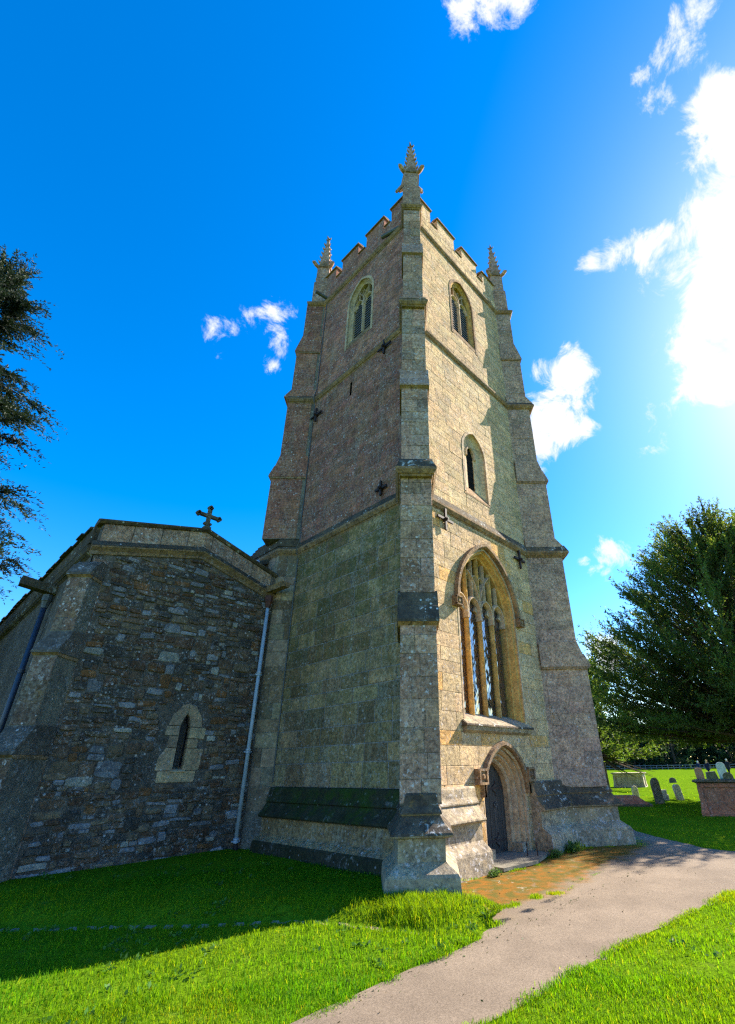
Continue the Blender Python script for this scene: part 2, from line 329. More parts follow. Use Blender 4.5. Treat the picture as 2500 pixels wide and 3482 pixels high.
# path / apron outline
PL = [(-30, -1.9), (-12, -2.3), (-7, -2.42), (-5.2, -2.4), (-4.01, -2.38), (-3.74, -2.39), (-3.46, -2.35), (-3.06, -2.37), (-2.62, -2.32), (-2.23, -2.37), (-1.8, -2.35), (-1.4, -2.3), (-1.0, -2.22), (-.8, -2.05), (-.62, -1.6), (-.4, -1.15), (0.3, -.2), (5.2, -.2), (6.0, -1.3), (6.6, -1.1), (7.66, -0.61), (9.2, .8), (13, 4.2), (22, 12)]
PR = [(23, 10.5), (14, 3.5), (10.2, .75), (9.39, 0.08), (8.63, -0.42), (7.74, -1.28), (7.14, -1.96), (6.45, -2.78), (6.3, -3.3), (7.2, -4.4), (10, -6.2), (30, -17), (29, -19), (9, -7.6), (5, -5.2), (2.37, -4.16), (1.57, -4.03), (0.72, -3.92), (-0.25, -3.78), (-0.79, -3.72), (-1.26, -3.70), (-1.62, -3.62), (-2.28, -3.63), (-2.71, -3.57), (-3.07, -3.53), (-4.2, -3.5), (-5.6, -3.5), (-7, -3.55), (-12, -3.6), (-30, -3.5)]
def rough_poly(P, amp=.035, step=.22):
    out = []
    for i in range(len(P)):
        a = Vector(P[i]); c = Vector(P[(i + 1) % len(P)]); L = (c - a).length; k = max(1, min(60, int(L / step)))
        for j in range(k):
            p = a.lerp(c, j / k)
            if L < 9: p = p + Vector((rt(-amp, amp), rt(-amp, amp)))
            out.append(p)
    return out
PATHPOLY = rough_poly(PL + PR)
def in_poly(x, y, poly):
    inside = np.zeros(np.shape(x), bool); n = len(poly); j = n - 1
    for i in range(n):
        xi, yi = poly[i][0], poly[i][1]; xj, yj = poly[j][0], poly[j][1]
        c = ((yi > y) != (yj > y)) & (x < (xj - xi) * (y - yi) / ((yj - yi) if yj != yi else 1e-9) + xi)
        inside ^= c; j = i
    return inside

# ground: one sheet to the horizon, fine near the church
def axis(c0, c1, step):
    core = list(np.arange(c0, c1 + 1e-6, step)); far = [5, 12, 25, 50, 100, 200, 400, 900, 1800]
    return np.array([c0 - d for d in far[::-1]] + core + [c1 + d for d in far])
gx = axis(-14, 14, .16); gy = axis(-9, 12, .16)
GX, GY = np.meshgrid(gx, gy, indexing='ij'); GZ = ground_z(GX, GY)
onp = in_poly(GX, GY, PATHPOLY); GZ = np.where(onp, GZ * 0 - .006, GZ)
nx, ny = len(gx), len(gy)
me = bpy.data.meshes.new('ground'); idx = np.arange(nx * ny).reshape(nx, ny)
fq = np.stack([idx[:-1, :-1], idx[1:, :-1], idx[1:, 1:], idx[:-1, 1:]], -1).reshape(-1, 4)
me.from_pydata(np.stack([GX, GY, GZ], -1).reshape(-1, 3).tolist(), [], fq.tolist()); me.materials.append(MT['turf'])
me.polygons.foreach_set('use_smooth', [True] * len(me.polygons))
ground = bpy.data.objects.new('ground', me); COL.objects.link(ground); struct(ground)
# path sheet
tri = tessellate_polygon([[Vector((p[0], p[1], 0)) for p in PATHPOLY]])
path = mkobj('path', [(p[0], p[1], .006) for p in PATHPOLY], [tuple(t) for t in tri], 'path'); struct(path)
# worn earth line of the old kerb
mb = MB()
for i in range(1, len(TR) - 2):
    a = Vector(TR[i]); c = Vector(TR[i + 1]); k = max(2, int((c - a).length / .12)); nrm = Vector((-(c - a).y, (c - a).x)).normalized()
    for j in range(k):
        p = a.lerp(c, j / k); q = a.lerp(c, (j + 1) / k); w1, w2 = rt(.02, .07), rt(.02, .07)
        pts = [p - nrm * w1, q - nrm * w2, q + nrm * .05, p + nrm * .05]
        mb.quad(*[V(u.x, u.y, float(ground_z(u.x, u.y)) + .008) for u in pts])
struct(mb.obj('earth_edge', 'earth'))
# ================================================================== church tower
WX, WY = 5.525, 5.337
class Frame:
    """a wall plane: u along the wall, n outwards"""
    def __init__(s, O, U, N): s.O = Vector(O); s.U = Vector(U).normalized(); s.N = Vector(N).normalized()
    def p(s, u, z, n=0.0): return s.O + s.U * u + s.N * n + V(0, 0, z)
class Arch:
    """pointed arch: centre u, half width a, base zb, springing zs, rise h"""
    def __init__(s, cu, a, zb, zs, h): s.cu, s.a, s.zb, s.zs = cu, a, zb, zs; s.R = (h * h + a * a) / (2 * a); s.k = s.R - a
    def apex(s, e=0): return s.zs + math.sqrt(max(0, (s.R + e) ** 2 - s.k ** 2))
    def half(s, z, e=0):
        if z <= s.zs: return s.a + e
        d = (s.R + e) ** 2 - (z - s.zs) ** 2
        return max(0, math.sqrt(d) - s.k) if d > 0 else 0
    def outline(s, e, nj=1, na=10, zb=None):
        """points left base -> apex -> right base"""
        zb = s.zb if zb is None else zb; L = []
        for i in range(nj): L.append((-(s.a + e), zb + (s.zs - zb) * i / nj))
        th = math.acos(min(1, s.k / (s.R + e)))
        for i in range(na + 1): q = th * i / na; L.append((-((s.R + e) * math.cos(q) - s.k), s.zs + (s.R + e) * math.sin(q)))
        return [(s.cu + x, z) for x, z in L] + [(s.cu - x, z) for x, z in L[-2::-1]]
    def hole(s, e): return lambda z: (s.cu - s.half(z, e), s.cu + s.half(z, e))

tower = thing('church_tower', 'tall buff stone church tower with battlements, pinnacles and diagonal buttresses', 'church tower', (WX / 2, WY / 2, 0))
BLOCKS = []      # (size on view, verts, faces, tint, material, owner)
def add_block(fr, c4, prot, mat, owner, gap=.004, ch=.006, tint=None, jit=.004):
    us = [c[0] for c in c4]; zs = [c[1] for c in c4]; cu_, cz_ = sum(us) / 4, sum(zs) / 4
    def ins(c, d):
        du = -d if c[0] > cu_ else d; dz = -d if c[1] > cz_ else d
        return (c[0] + du, c[1] + dz)
    w = max(us) - min(us); h = max(zs) - min(zs)
    if w < .05 or h < .03: return
    g = [ins(c, min(gap, w * .2, h * .2)) for c in c4]; f = [ins(c, min(gap + ch, w * .3, h * .3)) for c in c4]
    pr = prot * rt(.55, 1.3)
    vs = [fr.p(u, z, -.02) for u, z in g] + [fr.p(u, z, pr * .55) for u, z in g] + [fr.p(u + rt(-jit, jit), z + rt(-jit, jit), pr + rt(-jit, jit) * .6) for u, z in f] + [fr.p(cu_, cz_, pr + rt(-.003, .006))]
    fs = []
    for i in range(4):
        j = (i + 1) % 4; fs += [(i, j, 4 + j, 4 + i), (4 + i, 4 + j, 8 + j, 8 + i), (8 + i, 8 + j, 12)]
    c = fr.p(cu_, cz_); d = (c - CAM); dist = d.length; size = w * h * max(.05, abs(fr.N.dot(d / dist))) / dist ** 2
    BLOCKS.append((size, vs, fs, tint or tintv(), mat, owner))
def courses(fr, z0, z1, uL, uR, mat, owner, hr=(.24, .36), lr=(.4, .85), holes=(), prot=.012, gap=.006, mort=None, tint=None, jit=.004):
    """holes: list of (zmin, zmax, func(z)->(ua,ub)).  Lays coursed blocks; mort collects the bed surface"""
    brk = sorted({z0, z1, *[h[0] for h in holes if z0 < h[0] < z1], *[h[1] for h in holes if z0 < h[1] < z1]})
    for a, c in zip(brk[:-1], brk[1:]):
        z = a
        while z < c - .01:
            h = rt(*hr)
            if c - z - h < hr[0] * .6: h = c - z
            zt = z + h; hole = next((q for q in holes if q[0] <= z + 1e-4 and zt <= q[1] + 1e-4), None)
            segs = [((uL, uL), (uR, uR))]
            if hole:
                l0, r0 = hole[2](z); l1, r1 = hole[2](zt); segs = [((uL, uL), (l0, l1)), ((r0, r1), (uR, uR))]
            for (s0, s1), (e0, e1) in segs:
                if min(e0, e1) - max(s0, s1) < -.2: continue
                if mort is not None: mort.quad(fr.p(s0, z), fr.p(e0, z), fr.p(e1, zt), fr.p(s1, zt))
                inner0, inner1 = max(s0, s1), min(e0, e1)
                cuts = []; u = s0 + rt(lr[0] * .5, lr[1])
                while u < inner1 - lr[0] * .5:
                    if u > inner0 + .12: cuts.append(u)
                    u += rt(*lr)
                bl = [(s0, s1)] + [(q, q) for q in cuts] + [(e0, e1)]
                for (p0, p1), (q0, q1) in zip(bl[:-1], bl[1:]):
                    add_block(fr, [(p0, z), (q0, z), (q1, zt), (p1, zt)], prot, mat, owner, gap=gap, tint=tint() if tint else None, jit=jit)
            z = zt
FW = Frame((0, 0, 0), (1, 0, 0), (0, -1, 0))      # face with the door
FS = Frame((0, 0, 0), (0, 1, 0), (-1, 0, 0))      # face above the aisle end
Z1, Z2, Z3 = 7.716, 13.746, 19.01
A_DOOR = Arch(2.80, .50, 0.0, 1.18, .64)
A_WIN = Arch(2.72, 1.09, 2.42, 5.28, 1.60)
A_LAN = Arch(2.67, .34, 8.95, 10.25, .55)
A_BR = Arch(2.66, .52, 15.35, 17.30, .80)
A_BL = Arch(2.60, .52, 15.35, 17.30, .80)
E_DOOR, E_WIN, E_LAN, E_BEL = .32, .19, .28, .21
west_wall = MB(); south_wall = MB()
ww = bpy.data.objects.new('wall', bpy.data.meshes.new('wall')); sw = bpy.data.objects.new('wall', bpy.data.meshes.new('wall'))
# openings cut through the coursing
hW = [(0.0, A_DOOR.apex(E_DOOR), A_DOOR.hole(E_DOOR)), (2.42, A_WIN.apex(E_WIN), A_WIN.hole(E_WIN)), (8.62, A_LAN.apex(E_LAN), A_LAN.hole(E_LAN)), (15.05, A_BR.apex(E_BEL), A_BR.hole(E_BEL))]
hS = [(12.62, 13.2, lambda z: (2.77, 2.87)), (15.05, A_BL.apex(E_BEL), A_BL.hole(E_BEL))]
def wt_w(): return tintv(.82, 1.12, .05) if random.random() > .12 else (1.15, .95, .62)
courses(FW, -.3, Z1, .3, WX - .3, 'west', 'w', (.26, .40), (.45, .95), hW, .009, .0035, west_wall, wt_w)
courses(FW, Z1, Z2, .3, WX - .3, 'west', 'w', (.22, .34), (.4, .8), hW, .007, .003, west_wall, lambda: tintv(.80, 1.08, .05))
courses(FW, Z2, 20.0, .3, WX - .3, 'west', 'w', (.20, .30), (.35, .7), hW, .007, .003, west_wall, lambda: tintv(.74, 1.0, .06))
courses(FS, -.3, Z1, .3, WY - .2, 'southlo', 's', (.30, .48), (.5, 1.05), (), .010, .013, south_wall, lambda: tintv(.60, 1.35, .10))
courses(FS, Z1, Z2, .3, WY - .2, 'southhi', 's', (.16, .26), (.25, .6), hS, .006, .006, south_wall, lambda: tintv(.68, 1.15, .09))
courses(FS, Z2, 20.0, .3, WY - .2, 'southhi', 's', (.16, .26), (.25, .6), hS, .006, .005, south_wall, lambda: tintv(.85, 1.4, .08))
# far faces and the solid heart of the tower, so that nothing shines through
heart = MB(); heart.box(.75, WX, .75, WY, -.3, 19.6); heart.box(0.02, .75, .9, WY, 19.0, 19.6); heart.box(.75, WX, .02, .75, 19.0, 19.6)
heart.box(.02, .749, .02, .749, -.3, 19.5); heart.box(4.85, WX - .003, .02, .749, -.3, 18.99); heart.box(.02, .749, 4.6, WY - .003, -.3, 18.99)
for fr, mbx in ((FW, west_wall), (FS, south_wall)):
    mbx.quad(fr.p(.0, -.3), fr.p(.3, -.3), fr.p(.3, 20), fr.p(0, 20))
west_wall.quad(FW.p(WX - .3, -.3), FW.p(WX, -.3), FW.p(WX, 20), FW.p(WX - .3, 20)); south_wall.quad(FS.p(WY - .2, -.3), FS.p(WY, -.3), FS.p(WY, 20), FS.p(WY - .2, 20))
ow = west_wall.obj('wall', 'mortar', tower); ow['label'] = 'sunlit wall with door and tall windows'
os_ = south_wall.obj('wall', 'mortarS', tower); os_['label'] = 'shaded wall above the aisle end'
heart.obj('wall_core', 'mortar', tower)
# slit recess backing
MB().box(.30, .34, 2.7, 2.95, 12.55, 13.3).obj('slit_back', 'dark', tower)

# -- buttresses -----------------------------------------------------
# stages: z0, z1, projection, width ; lips: z, lip projection, slope [(projection, z) ...]
STG = [(1.25, 4.24, 1.016, .673), (4.86, 7.66, .83, .68), (8.15, 10.44, .70, .655), (11.18, 13.68, .52, .635), (14.15, 16.24, .47, .58), (17.0, 18.95, .33, .54)]
WTH = [(4.20, 1.11, [(.97, 4.54), (.93, 4.56), (.82, 4.90)], .72), (10.40, .79, [(.65, 10.80), (.62, 10.82), (.51, 11.22)], .68), (16.20, .54, [(.32, 17.04)], .60)]
WTS = [(7.80, .98, [(.69, 8.2)], .72), (13.84, .68, [(.46, 14.2)], .66)]
def buttress(c, d, dp, label, zmin=0, mat='butt', face='front', wm=None):
    c = Vector((c[0], c[1], 0)); d = Vector((d[0], d[1], 0)).normalized(); n = V(-d.y, d.x, 0)
    body = MB()
    for z0, z1, p, w in STG:
        if z1 < zmin: continue
        zz0 = max(z0 - .8 if z0 > 1.3 else -.2, zmin); p2 = p + (dp if z0 > 2 else 0)
        q = [c + n * (w / 2) - d * .35, c - n * (w / 2) - d * .35, c - n * (w / 2) + d * p2, c + n * (w / 2) + d * p2]
        if zz0 < z0:   # keep the lower end inside the weathering
            body.prism([p_ + V(0, 0, z0 - .02) for p_ in q], (0, 0, z1 - z0 + .04))
        else: body.prism([p_ + V(0, 0, zz0) for p_ in q], (0, 0, z1 - zz0 + .04))
    b_ = body.obj('buttress', 'mortar' if mat != 'buttR' else mat, tower); b_['label'] = label
    for (z, lip, sl, w), drip in [(q, True) for q in WTH] + [(q, False) for q in WTS]:
        if z < zmin: continue
        w2 = w / 2 + (.035 if drip else .03); m = MB()
        prof = [(-.3, z - (.0 if drip else .0)), (lip + dp, z), (lip + dp, z + .05)] + [(p + dp, zz) for p, zz in sl] + [(-.3, sl[-1][1])]
        m.prism([c + d * t - n * w2 + V(0, 0, zz) for t, zz in prof], n * (2 * w2)); o = m.obj('weathering', wm or ('weather' if z < 8.5 else 'butt'), b_)
        if drip:
            m = MB(); prof = [(-.3, z - .07), (lip + dp - .10, z - .07), (lip + dp - .01, z - .002), (-.3, z - .002)]
            m.prism([c + d * t - n * (w2 - .01) + V(0, 0, zz) for t, zz in prof], n * (2 * w2 - .02)); m.obj('drip_mould', 'trim', b_)
    for z0, z1, p, w in STG:
        if z1 < zmin: continue
        zz0 = max(z0, zmin); p2 = p + (dp if z0 > 2 else 0)
        if face == 'front':
            fr = Frame(c + d * p2 - n * (w / 2), n, d)
            courses(fr, zz0, z1, -.006, w + .006, mat, b_, (.28, .46), (.28, .6), (), .010, .005, None, lambda: tintv(.72, 1.25, .08), .009)
            for sg in (1, -1):
                fr = Frame(c + d * 0.2 + n * sg * (w / 2), d, n * sg); courses(fr, zz0, z1, 0, p2 - .2, mat, b_, (.28, .46), (.3, .6), (), .003, .004)
        else:
            fr = Frame(c - d * .2 + n * face * (w / 2), d, n * face)
            courses(fr, zz0, z1, 0, p2 + .2, mat, b_, (.26, .42), (.35, .8), (), .007, .004, None, lambda: tintv(.85, 1.15, .05))
            fr = Frame(c + d * p2 - n * (w / 2), n, d); courses(fr, zz0, z1, 0, w, mat, b_, (.28, .46), (.28, .6), (), .004, .004)
    return b_
bn = buttress((0, 0), (-1, -1), 0, 'lichened near corner buttress facing the path', face='front')
br = buttress((WX, 0), (1, -1), 0, 'grey brown corner buttress right of the door', mat='buttR', face=-1, wm='buttR')
bl = buttress((0, WY), (-1, 1), .13, 'shaded corner buttress rising above the aisle gable', zmin=8.0, mat='southhi', face=1, wm='southhi')
bf = buttress((WX, WY), (1, 1), 0, 'corner buttress at the back of the tower', face=0.001) if False else None
# pier below the left buttress, where the aisle wall meets the tower
PK = V(-.405, 5.265, 0)
pier = MB(); base = [V(.2, 4.7, 0), V(0, 4.863, 0), PK, V(-.405, 7.2, 0), V(.2, 7.2, 0)]
pier.prism([p + V(0, 0, -.2) for p in base], (0, 0, Z1 + .2)); po = pier.obj('buttress', 'mortar', tower); po['label'] = 'ashlar pier between the tower and the aisle wall'
fr = Frame((0, 4.863, 0), (PK - V(0, 4.863, 0)), (-1, -1, 0))
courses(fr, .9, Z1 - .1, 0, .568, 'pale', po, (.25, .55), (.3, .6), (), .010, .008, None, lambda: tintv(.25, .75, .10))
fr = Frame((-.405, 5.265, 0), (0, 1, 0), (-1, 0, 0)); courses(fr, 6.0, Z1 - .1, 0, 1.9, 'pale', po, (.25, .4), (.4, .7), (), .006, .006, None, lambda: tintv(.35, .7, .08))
# hipped weathering on the pier
m = MB()
for k in range(5):
    t0, t1 = k / 5, (k + 1) / 5; za, zb_ = Z1 + .12 + .62 * t0, Z1 + .12 + .62 * t1 + .02; s = .10 * (1 - t0) - .28 * t0
    pts = [V(.1, 4.80 - s * .6, 0), V(-s * .8, 4.863 - s * .4 + .2 * t0, 0), V(-.405 - s, 5.265 - s * .45, 0), V(-.405 - s, 7.1, 0), V(.1, 7.1, 0)]
    m.prism([p + V(0, 0, za) for p in pts], (0, 0, zb_ - za))
m.obj('weathering', 'weather', po)

# -- string courses and plinth: profile swept round the plan -------------
def plan(p, w, wall_off=0.0, pier=False):
    j = w / S2; D = lambda c, d, t, s: (c[0] + d[0] / S2 * t - d[1] / S2 * s, c[1] + d[1] / S2 * t + d[0] / S2 * s)
    o = wall_off; L = []
    # counter-clockwise seen from above, starting on the door wall, near corner
    for c, d, aL, aR in (((0, 0), (-1, -1), 0, 0), ((WX, 0), (1, -1), 0, 0), ((WX, WY), (1, 1), 0, 0), ((0, WY), (-1, 1), 0, 0)):
        h = w / 2
        if d == (-1, -1): q = [(-o, j + .0), D(c, d, p, -h), D(c, d, p, h), (j, -o)]
        elif d == (1, -1): q = [(WX - j, -o), D(c, d, p, -h), D(c, d, p, h), (WX + o, j)]
        elif d == (1, 1): q = [(WX + o, WY - j), D(c, d, p, -h), D(c, d, p, h), (WX - j, WY + o)]
        elif pier: q = [(j, WY + 1.8), (-.405, WY + 1.8), (-.405, 5.265), (0 - o, 4.863)]
        else: q = [(j, WY + o), D(c, d, p, -h), D(c, d, p, h), (-o, WY - j)]
        L += q
    return [Vector(q) for q in L]
def sweep(P, prof, closed=True):
    """P: plan points ccw; prof: (offset outwards, z)"""
    n = len(P); vs = []; fs = []; m = len(prof)
    for i in range(n):
        a = P[i - 1] if (closed or i > 0) else None; c = P[(i + 1) % n] if (closed or i < n - 1) else None
        e1 = (P[i] - a).normalized() if a is not None else None; e2 = (c - P[i]).normalized() if c is not None else None
        n1 = Vector((e1.y, -e1.x)) if e1 is not None else None; n2 = Vector((e2.y, -e2.x)) if e2 is not None else None
        if n1 is None: mv = n2
        elif n2 is None: mv = n1
        else:
            mv = (n1 + n2).normalized(); mv = mv / max(.35, mv.dot(n1))
        for e, z in prof: q = P[i] + mv * e; vs.append((q.x, q.y, z))
    for i in range(n if closed else n - 1):
        k = (i + 1) % n
        for j in range(m - 1): fs.append((i * m + j, k * m + j, k * m + j + 1, i * m + j + 1))
    if not closed: fs.append(tuple(range(m))); fs.append(tuple((n - 1) * m + j for j in range(m))[::-1])
    return vs, fs
def string(z, p, w, pier=False, o=.10, top=.16):
    P = plan(p, w, 0, pier)
    v, f = sweep(P, [(-.06, z - .16), (.01, z - .16), (.03, z - .12), (.055, z - .11), (o, z - .03), (o, z + .03)]); so = mkobj('string_course', v, f, 'trim', tower)
    v, f = sweep(P, [(o, z + .03), (o * .9, z + .05), (.02, z + .05 + top), (-.1, z + .06 + top)]); mkobj('weathering', v, f, 'weather', so)
string(Z1, .92, .70, True, .11, .20); string(Z2, .60, .64, False, .10, .14); string(Z3, .36, .54, False, .10, .10)
PPROF = [(-.2, 1.42), (0, 1.40), (.025, 1.37), (.03, 1.33), (.045, 1.22), (.10, 1.13), (.10, 1.11), (.07, 1.09), (.14, .98), (.25, .87), (.26, .84), (.24, .815), (.14, .79), (.14, .50), (.17, .47), (.31, .37), (.335, .33), (.36, 0), (.36, -.3), (-.2, -.3)]
Pn = plan(1.03, .46, .11)
# lower plinth, left run: pier .. south wall .. near buttress .. door; right run: door .. right buttress .. back
left_run = [Vector((-.11, 4.75)), Pn[0], Pn[1], Pn[2], Pn[3], Vector((1.52, -.11))]
right_run = [Vector((3.78, -.11)), Pn[4], Pn[5], Pn[6], Pn[7], Vector((WX + .11, 4.8))]
for run, lab in ((left_run, 'moulded plinth left of the door'), (right_run, 'moulded plinth right of the door')):
    segs = list(zip(run[:-1], run[1:]))
    v, f = sweep(run, PPROF, False); m = len(PPROF); ob = mkobj('plinth', v, f, 'plinth', tower); ob['label'] = lab
    ob.data.materials.append(MT['weather']); ob.data.materials.append(MT['plinthS']); ob.data.materials.append(MT['southlo'])
    for pi, po_ in enumerate(ob.data.polygons):
        if len(po_.vertices) > 4: continue
        seg, row = divmod(pi, m - 1); top = row in (1, 2, 3, 4, 5, 7, 8, 9)
        if run is left_run and seg == 0: po_.material_index = 2 if (row < 11 or row > 14) else 3
        elif run is left_run and seg >= 4: po_.material_index = 0
        else: po_.material_index = 1 if top else 0
# -- arches ----------------------------------------------------------
def moulding(fr, A, prof, name, mat, parent, nj=1, na=10, zb=None, stones=False):
    """sweep a moulding round the arch. prof: (offset from inner opening, n) points; optionally cut into stones"""
    rows = [[fr.p(u, z, n) for u, z in A.outline(e, nj, na, zb)] for e, n in prof]; cnt = len(rows[0]); res = []
    cuts = [0]
    if stones:
        st = max(1, stones)
        while cuts[-1] < cnt - 1: cuts.append(min(cnt - 1, cuts[-1] + st))
    else: cuts = [0, cnt - 1]
    for a, c in zip(cuts[:-1], cuts[1:]):
        vs = []; fs = []; k = c - a + 1; m = len(rows)
        for r in rows: vs += r[a:c + 1]
        for i in range(m - 1):
            for j in range(k - 1): fs.append((i * k + j, i * k + j + 1, (i + 1) * k + j + 1, (i + 1) * k + j))
        t = tintv(.85, 1.12, .05); res.append(mkobj(name, vs, fs, mat, parent, [t] * len(vs)))
    return res
def bar(mb, fr, pts, w, d, n0, tint=(1, 1, 1)):
    """stone bar along (u,z) points, chamfered section w wide, d deep, centre depth n0"""
    n = len(pts); vs = []; fs = []
    sec = [(-.5, -.1), (-.5, .1), (-.14, .5), (.14, .5), (.5, .1), (.5, -.1), (.14, -.5), (-.14, -.5)]
    for i, (u, z) in enumerate(pts):
        a = pts[max(0, i - 1)]; c = pts[min(n - 1, i + 1)]; t = Vector((c[0] - a[0], c[1] - a[1])).normalized(); s = Vector((-t.y, t.x))
        for x, y in sec: vs.append(fr.p(u + s.x * x * w, z + s.y * x * w, n0 + y * d))
    for i in range(n - 1):
        for k in range(8): fs.append((i * 8 + k, i * 8 + (k + 1) % 8, (i + 1) * 8 + (k + 1) % 8, (i + 1) * 8 + k))
    fs.append(tuple(range(8))[::-1]); fs.append(tuple(range((n - 1) * 8, n * 8))); mb.add(vs, fs, tint)
def arcpts(A, e=0, na=8, zb=None): return [p for p in A.outline(e, 1, na, zb)]
def win_part(label):
    o = MB(); return o
# -- west window --------------------------------------------------------
GD = -.42
wv = []
frame = moulding(FW, A_WIN, [(.19, .012), (.15, -.01), (.13, -.06), (.08, -.07), (.04, -.20), (.0, -.22), (0, -.60)], 'window', 'ochre', tower, 1, 12, 2.5)[0]
frame['label'] = 'tall traceried window with leaded lights'
WIN = frame
# jamb stones: outer order of pale stone round the opening
for o in moulding(FW, A_WIN, [(.20, .0), (.20, .013), (.145, .013), (.145, -.02)], 'jamb_stone', 'pale', WIN, 6, 10, 2.5, 2): pass
for o in moulding(FW, A_WIN, [(.20, .02), (.20, .075), (.235, .125), (.31, .125), (.325, .02)], 'hood_mould', 'trim', WIN, 1, 12, 5.30): pass
for sx in (-1, 1):
    u = A_WIN.cu + sx * (A_WIN.a + .29); m = MB(); z = 5.26
    m.prism([FW.p(u - .115, z - .115, .0), FW.p(u + .115, z - .115, .0), FW.p(u + .115, z + .115, .0), FW.p(u - .115, z + .115, .0)], FW.N * .13); lo = m.obj('label_stop', 'trim', WIN)
    m = MB()
    for q in ((-.115, -.115, .115, -.08), (-.115, .08, .115, .115), (-.115, -.10, -.10, .10), (.10, -.10, .115, .10)):
        m.prism([FW.p(u + q[0], z + q[1], .13), FW.p(u + q[2], z + q[1], .13), FW.p(u + q[2], z + q[3], .13), FW.p(u + q[0], z + q[3], .13)], FW.N * .04)
    m.lathe((u, -.115, z), [(.0, -.05), (.05, -.03), (.05, .03), (.0, .05)], 6); m.obj('label_stop_carving', 'trim', lo) if False else m.obj('label_stop', 'trim', WIN)
# sloping sill
m = MB(); prof = [(-.5, 2.88), (-.40, 2.86), (.0, 2.68), (.13, 2.58), (.13, 2.54), (.10, 2.45), (0.02, 2.40), (-.5, 2.40)]
m.prism([FW.p(1.40, z, n) for n, z in prof], FW.U * 2.64); m.obj('sill', 'plinth', WIN)
m = MB(); m.prism([FW.p(1.36, z, n) for n, z in [(.0, 2.66), (.15, 2.565), (.155, 2.535), (.0, 2.52)]], FW.U * 2.72); m.obj('sill', 'weather', WIN)
PIT = 2 * A_WIN.a / 4
m = MB()
def topz(A, u, e=0):
    x = abs(u - A.cu); return A.zs + math.sqrt(max(0, (A.R + e) ** 2 - (x + A.k) ** 2))
mull_u = [A_WIN.cu + (k - 2) * PIT for k in range(1, 4)]
for u in mull_u:
    mm_ = MB(); bar(mm_, FW, [(u, 2.80), (u, 5.30), (u, topz(A_WIN, u) + .03)], .095, .17, GD + .10); mm_.obj('mullion', 'ochre', WIN)
for k in range(4):
    cu_ = A_WIN.cu + (k - 1.5) * PIT; A = Arch(cu_, PIT / 2 - .05, 5.1, 5.36, .30)
    t = MB(); bar(t, FW, arcpts(A, .03, 6), .10, .22, GD + .09)
    for sg in (-1, 1):   # cusps
        t.prism([FW.p(cu_ + sg * .21, 5.30, GD + .05), FW.p(cu_ + sg * .09, 5.36, GD + .05), FW.p(cu_ + sg * .16, 5.50, GD + .05)], FW.N * .07)
    bar(t, FW, [(cu_, 5.66), (cu_, topz(A_WIN, cu_) + .02)], .065, .16, GD + .10)
    for q in (-.5, .5):
        uu = cu_ + q * PIT / 2; A2 = Arch(uu, PIT / 4 - .02, 6.0, 6.18, .16)
        if topz(A_WIN, uu) > 6.45: bar(t, FW, arcpts(A2, .0, 4), .05, .14, GD + .09)
    t.obj('tracery', 'pale', WIN)
t = MB()
for sg in (-1, 1):    # sub-arches springing from the middle mullion
    pts = []
    for i in range(9):
        q = i / 8; u = A_WIN.cu + sg * (1.02 * q ** 1.6); z = 5.45 + 1.15 * math.sin(q * math.pi / 2) ** .9
        if z < topz(A_WIN, u, .02): pts.append((u, z))
    bar(t, FW, pts, .085, .2, GD + .10)
t.obj('tracery', 'pale', WIN)
# leaded diamond panes, each set a little off true
def panes(fr, A, u0, u1, z0, z1, n, parent, dw=.105, dh=.17, top=None, tilt=.07):
    rows = int((z1 - z0) / (dh / 2)) + 2
    for r in range(rows):
        for c in range(int((u1 - u0) / dw) + 2):
            u = u0 + (c + (.5 if r % 2 else 0)) * dw; z = z0 + r * dh / 2
            zt = top(u) if top else z1
            if u < u0 - dw * .4 or u > u1 + dw * .4 or z > zt: continue
            g = .92; ax, az = rt(-tilt, tilt), rt(-tilt, tilt)
            P4 = [(-dw / 2 * g, 0), (0, -dh / 2 * g), (dw / 2 * g, 0), (0, dh / 2 * g)]
            pts = [fr.p(min(max(u + x, u0 - .02), u1 + .02), z + y, n + x * ax + y * az) for x, y in P4]
            MB().prism(pts, -fr.N * .004).obj('glass_pane', 'glass', parent)
for k in range(4):
    cu_ = A_WIN.cu + (k - 1.5) * PIT
    panes(FW, A_WIN, cu_ - PIT / 2 + .06, cu_ + PIT / 2 - .06, 2.86, 5.6, GD + .05, WIN)
m = MB(); pts = [FW.p(u, z, GD - .01) for u, z in A_WIN.outline(.05, 1, 12, 2.6)]; m.add(pts, [tuple(range(len(pts)))]); m.obj('window_backing', 'dark', WIN)
# upper glazing of the tracery lights
m = MB(); A_u = Arch(A_WIN.cu, A_WIN.a, 5.6, 5.6, A_WIN.apex() - 5.62); pts = [FW.p(u, z, GD + .015) for u, z in A_WIN.outline(-.01, 1, 12, 5.6) if z >= 5.58]; m.add(pts, [tuple(range(len(pts)))]); m.obj('glass_pane', 'glass', WIN)

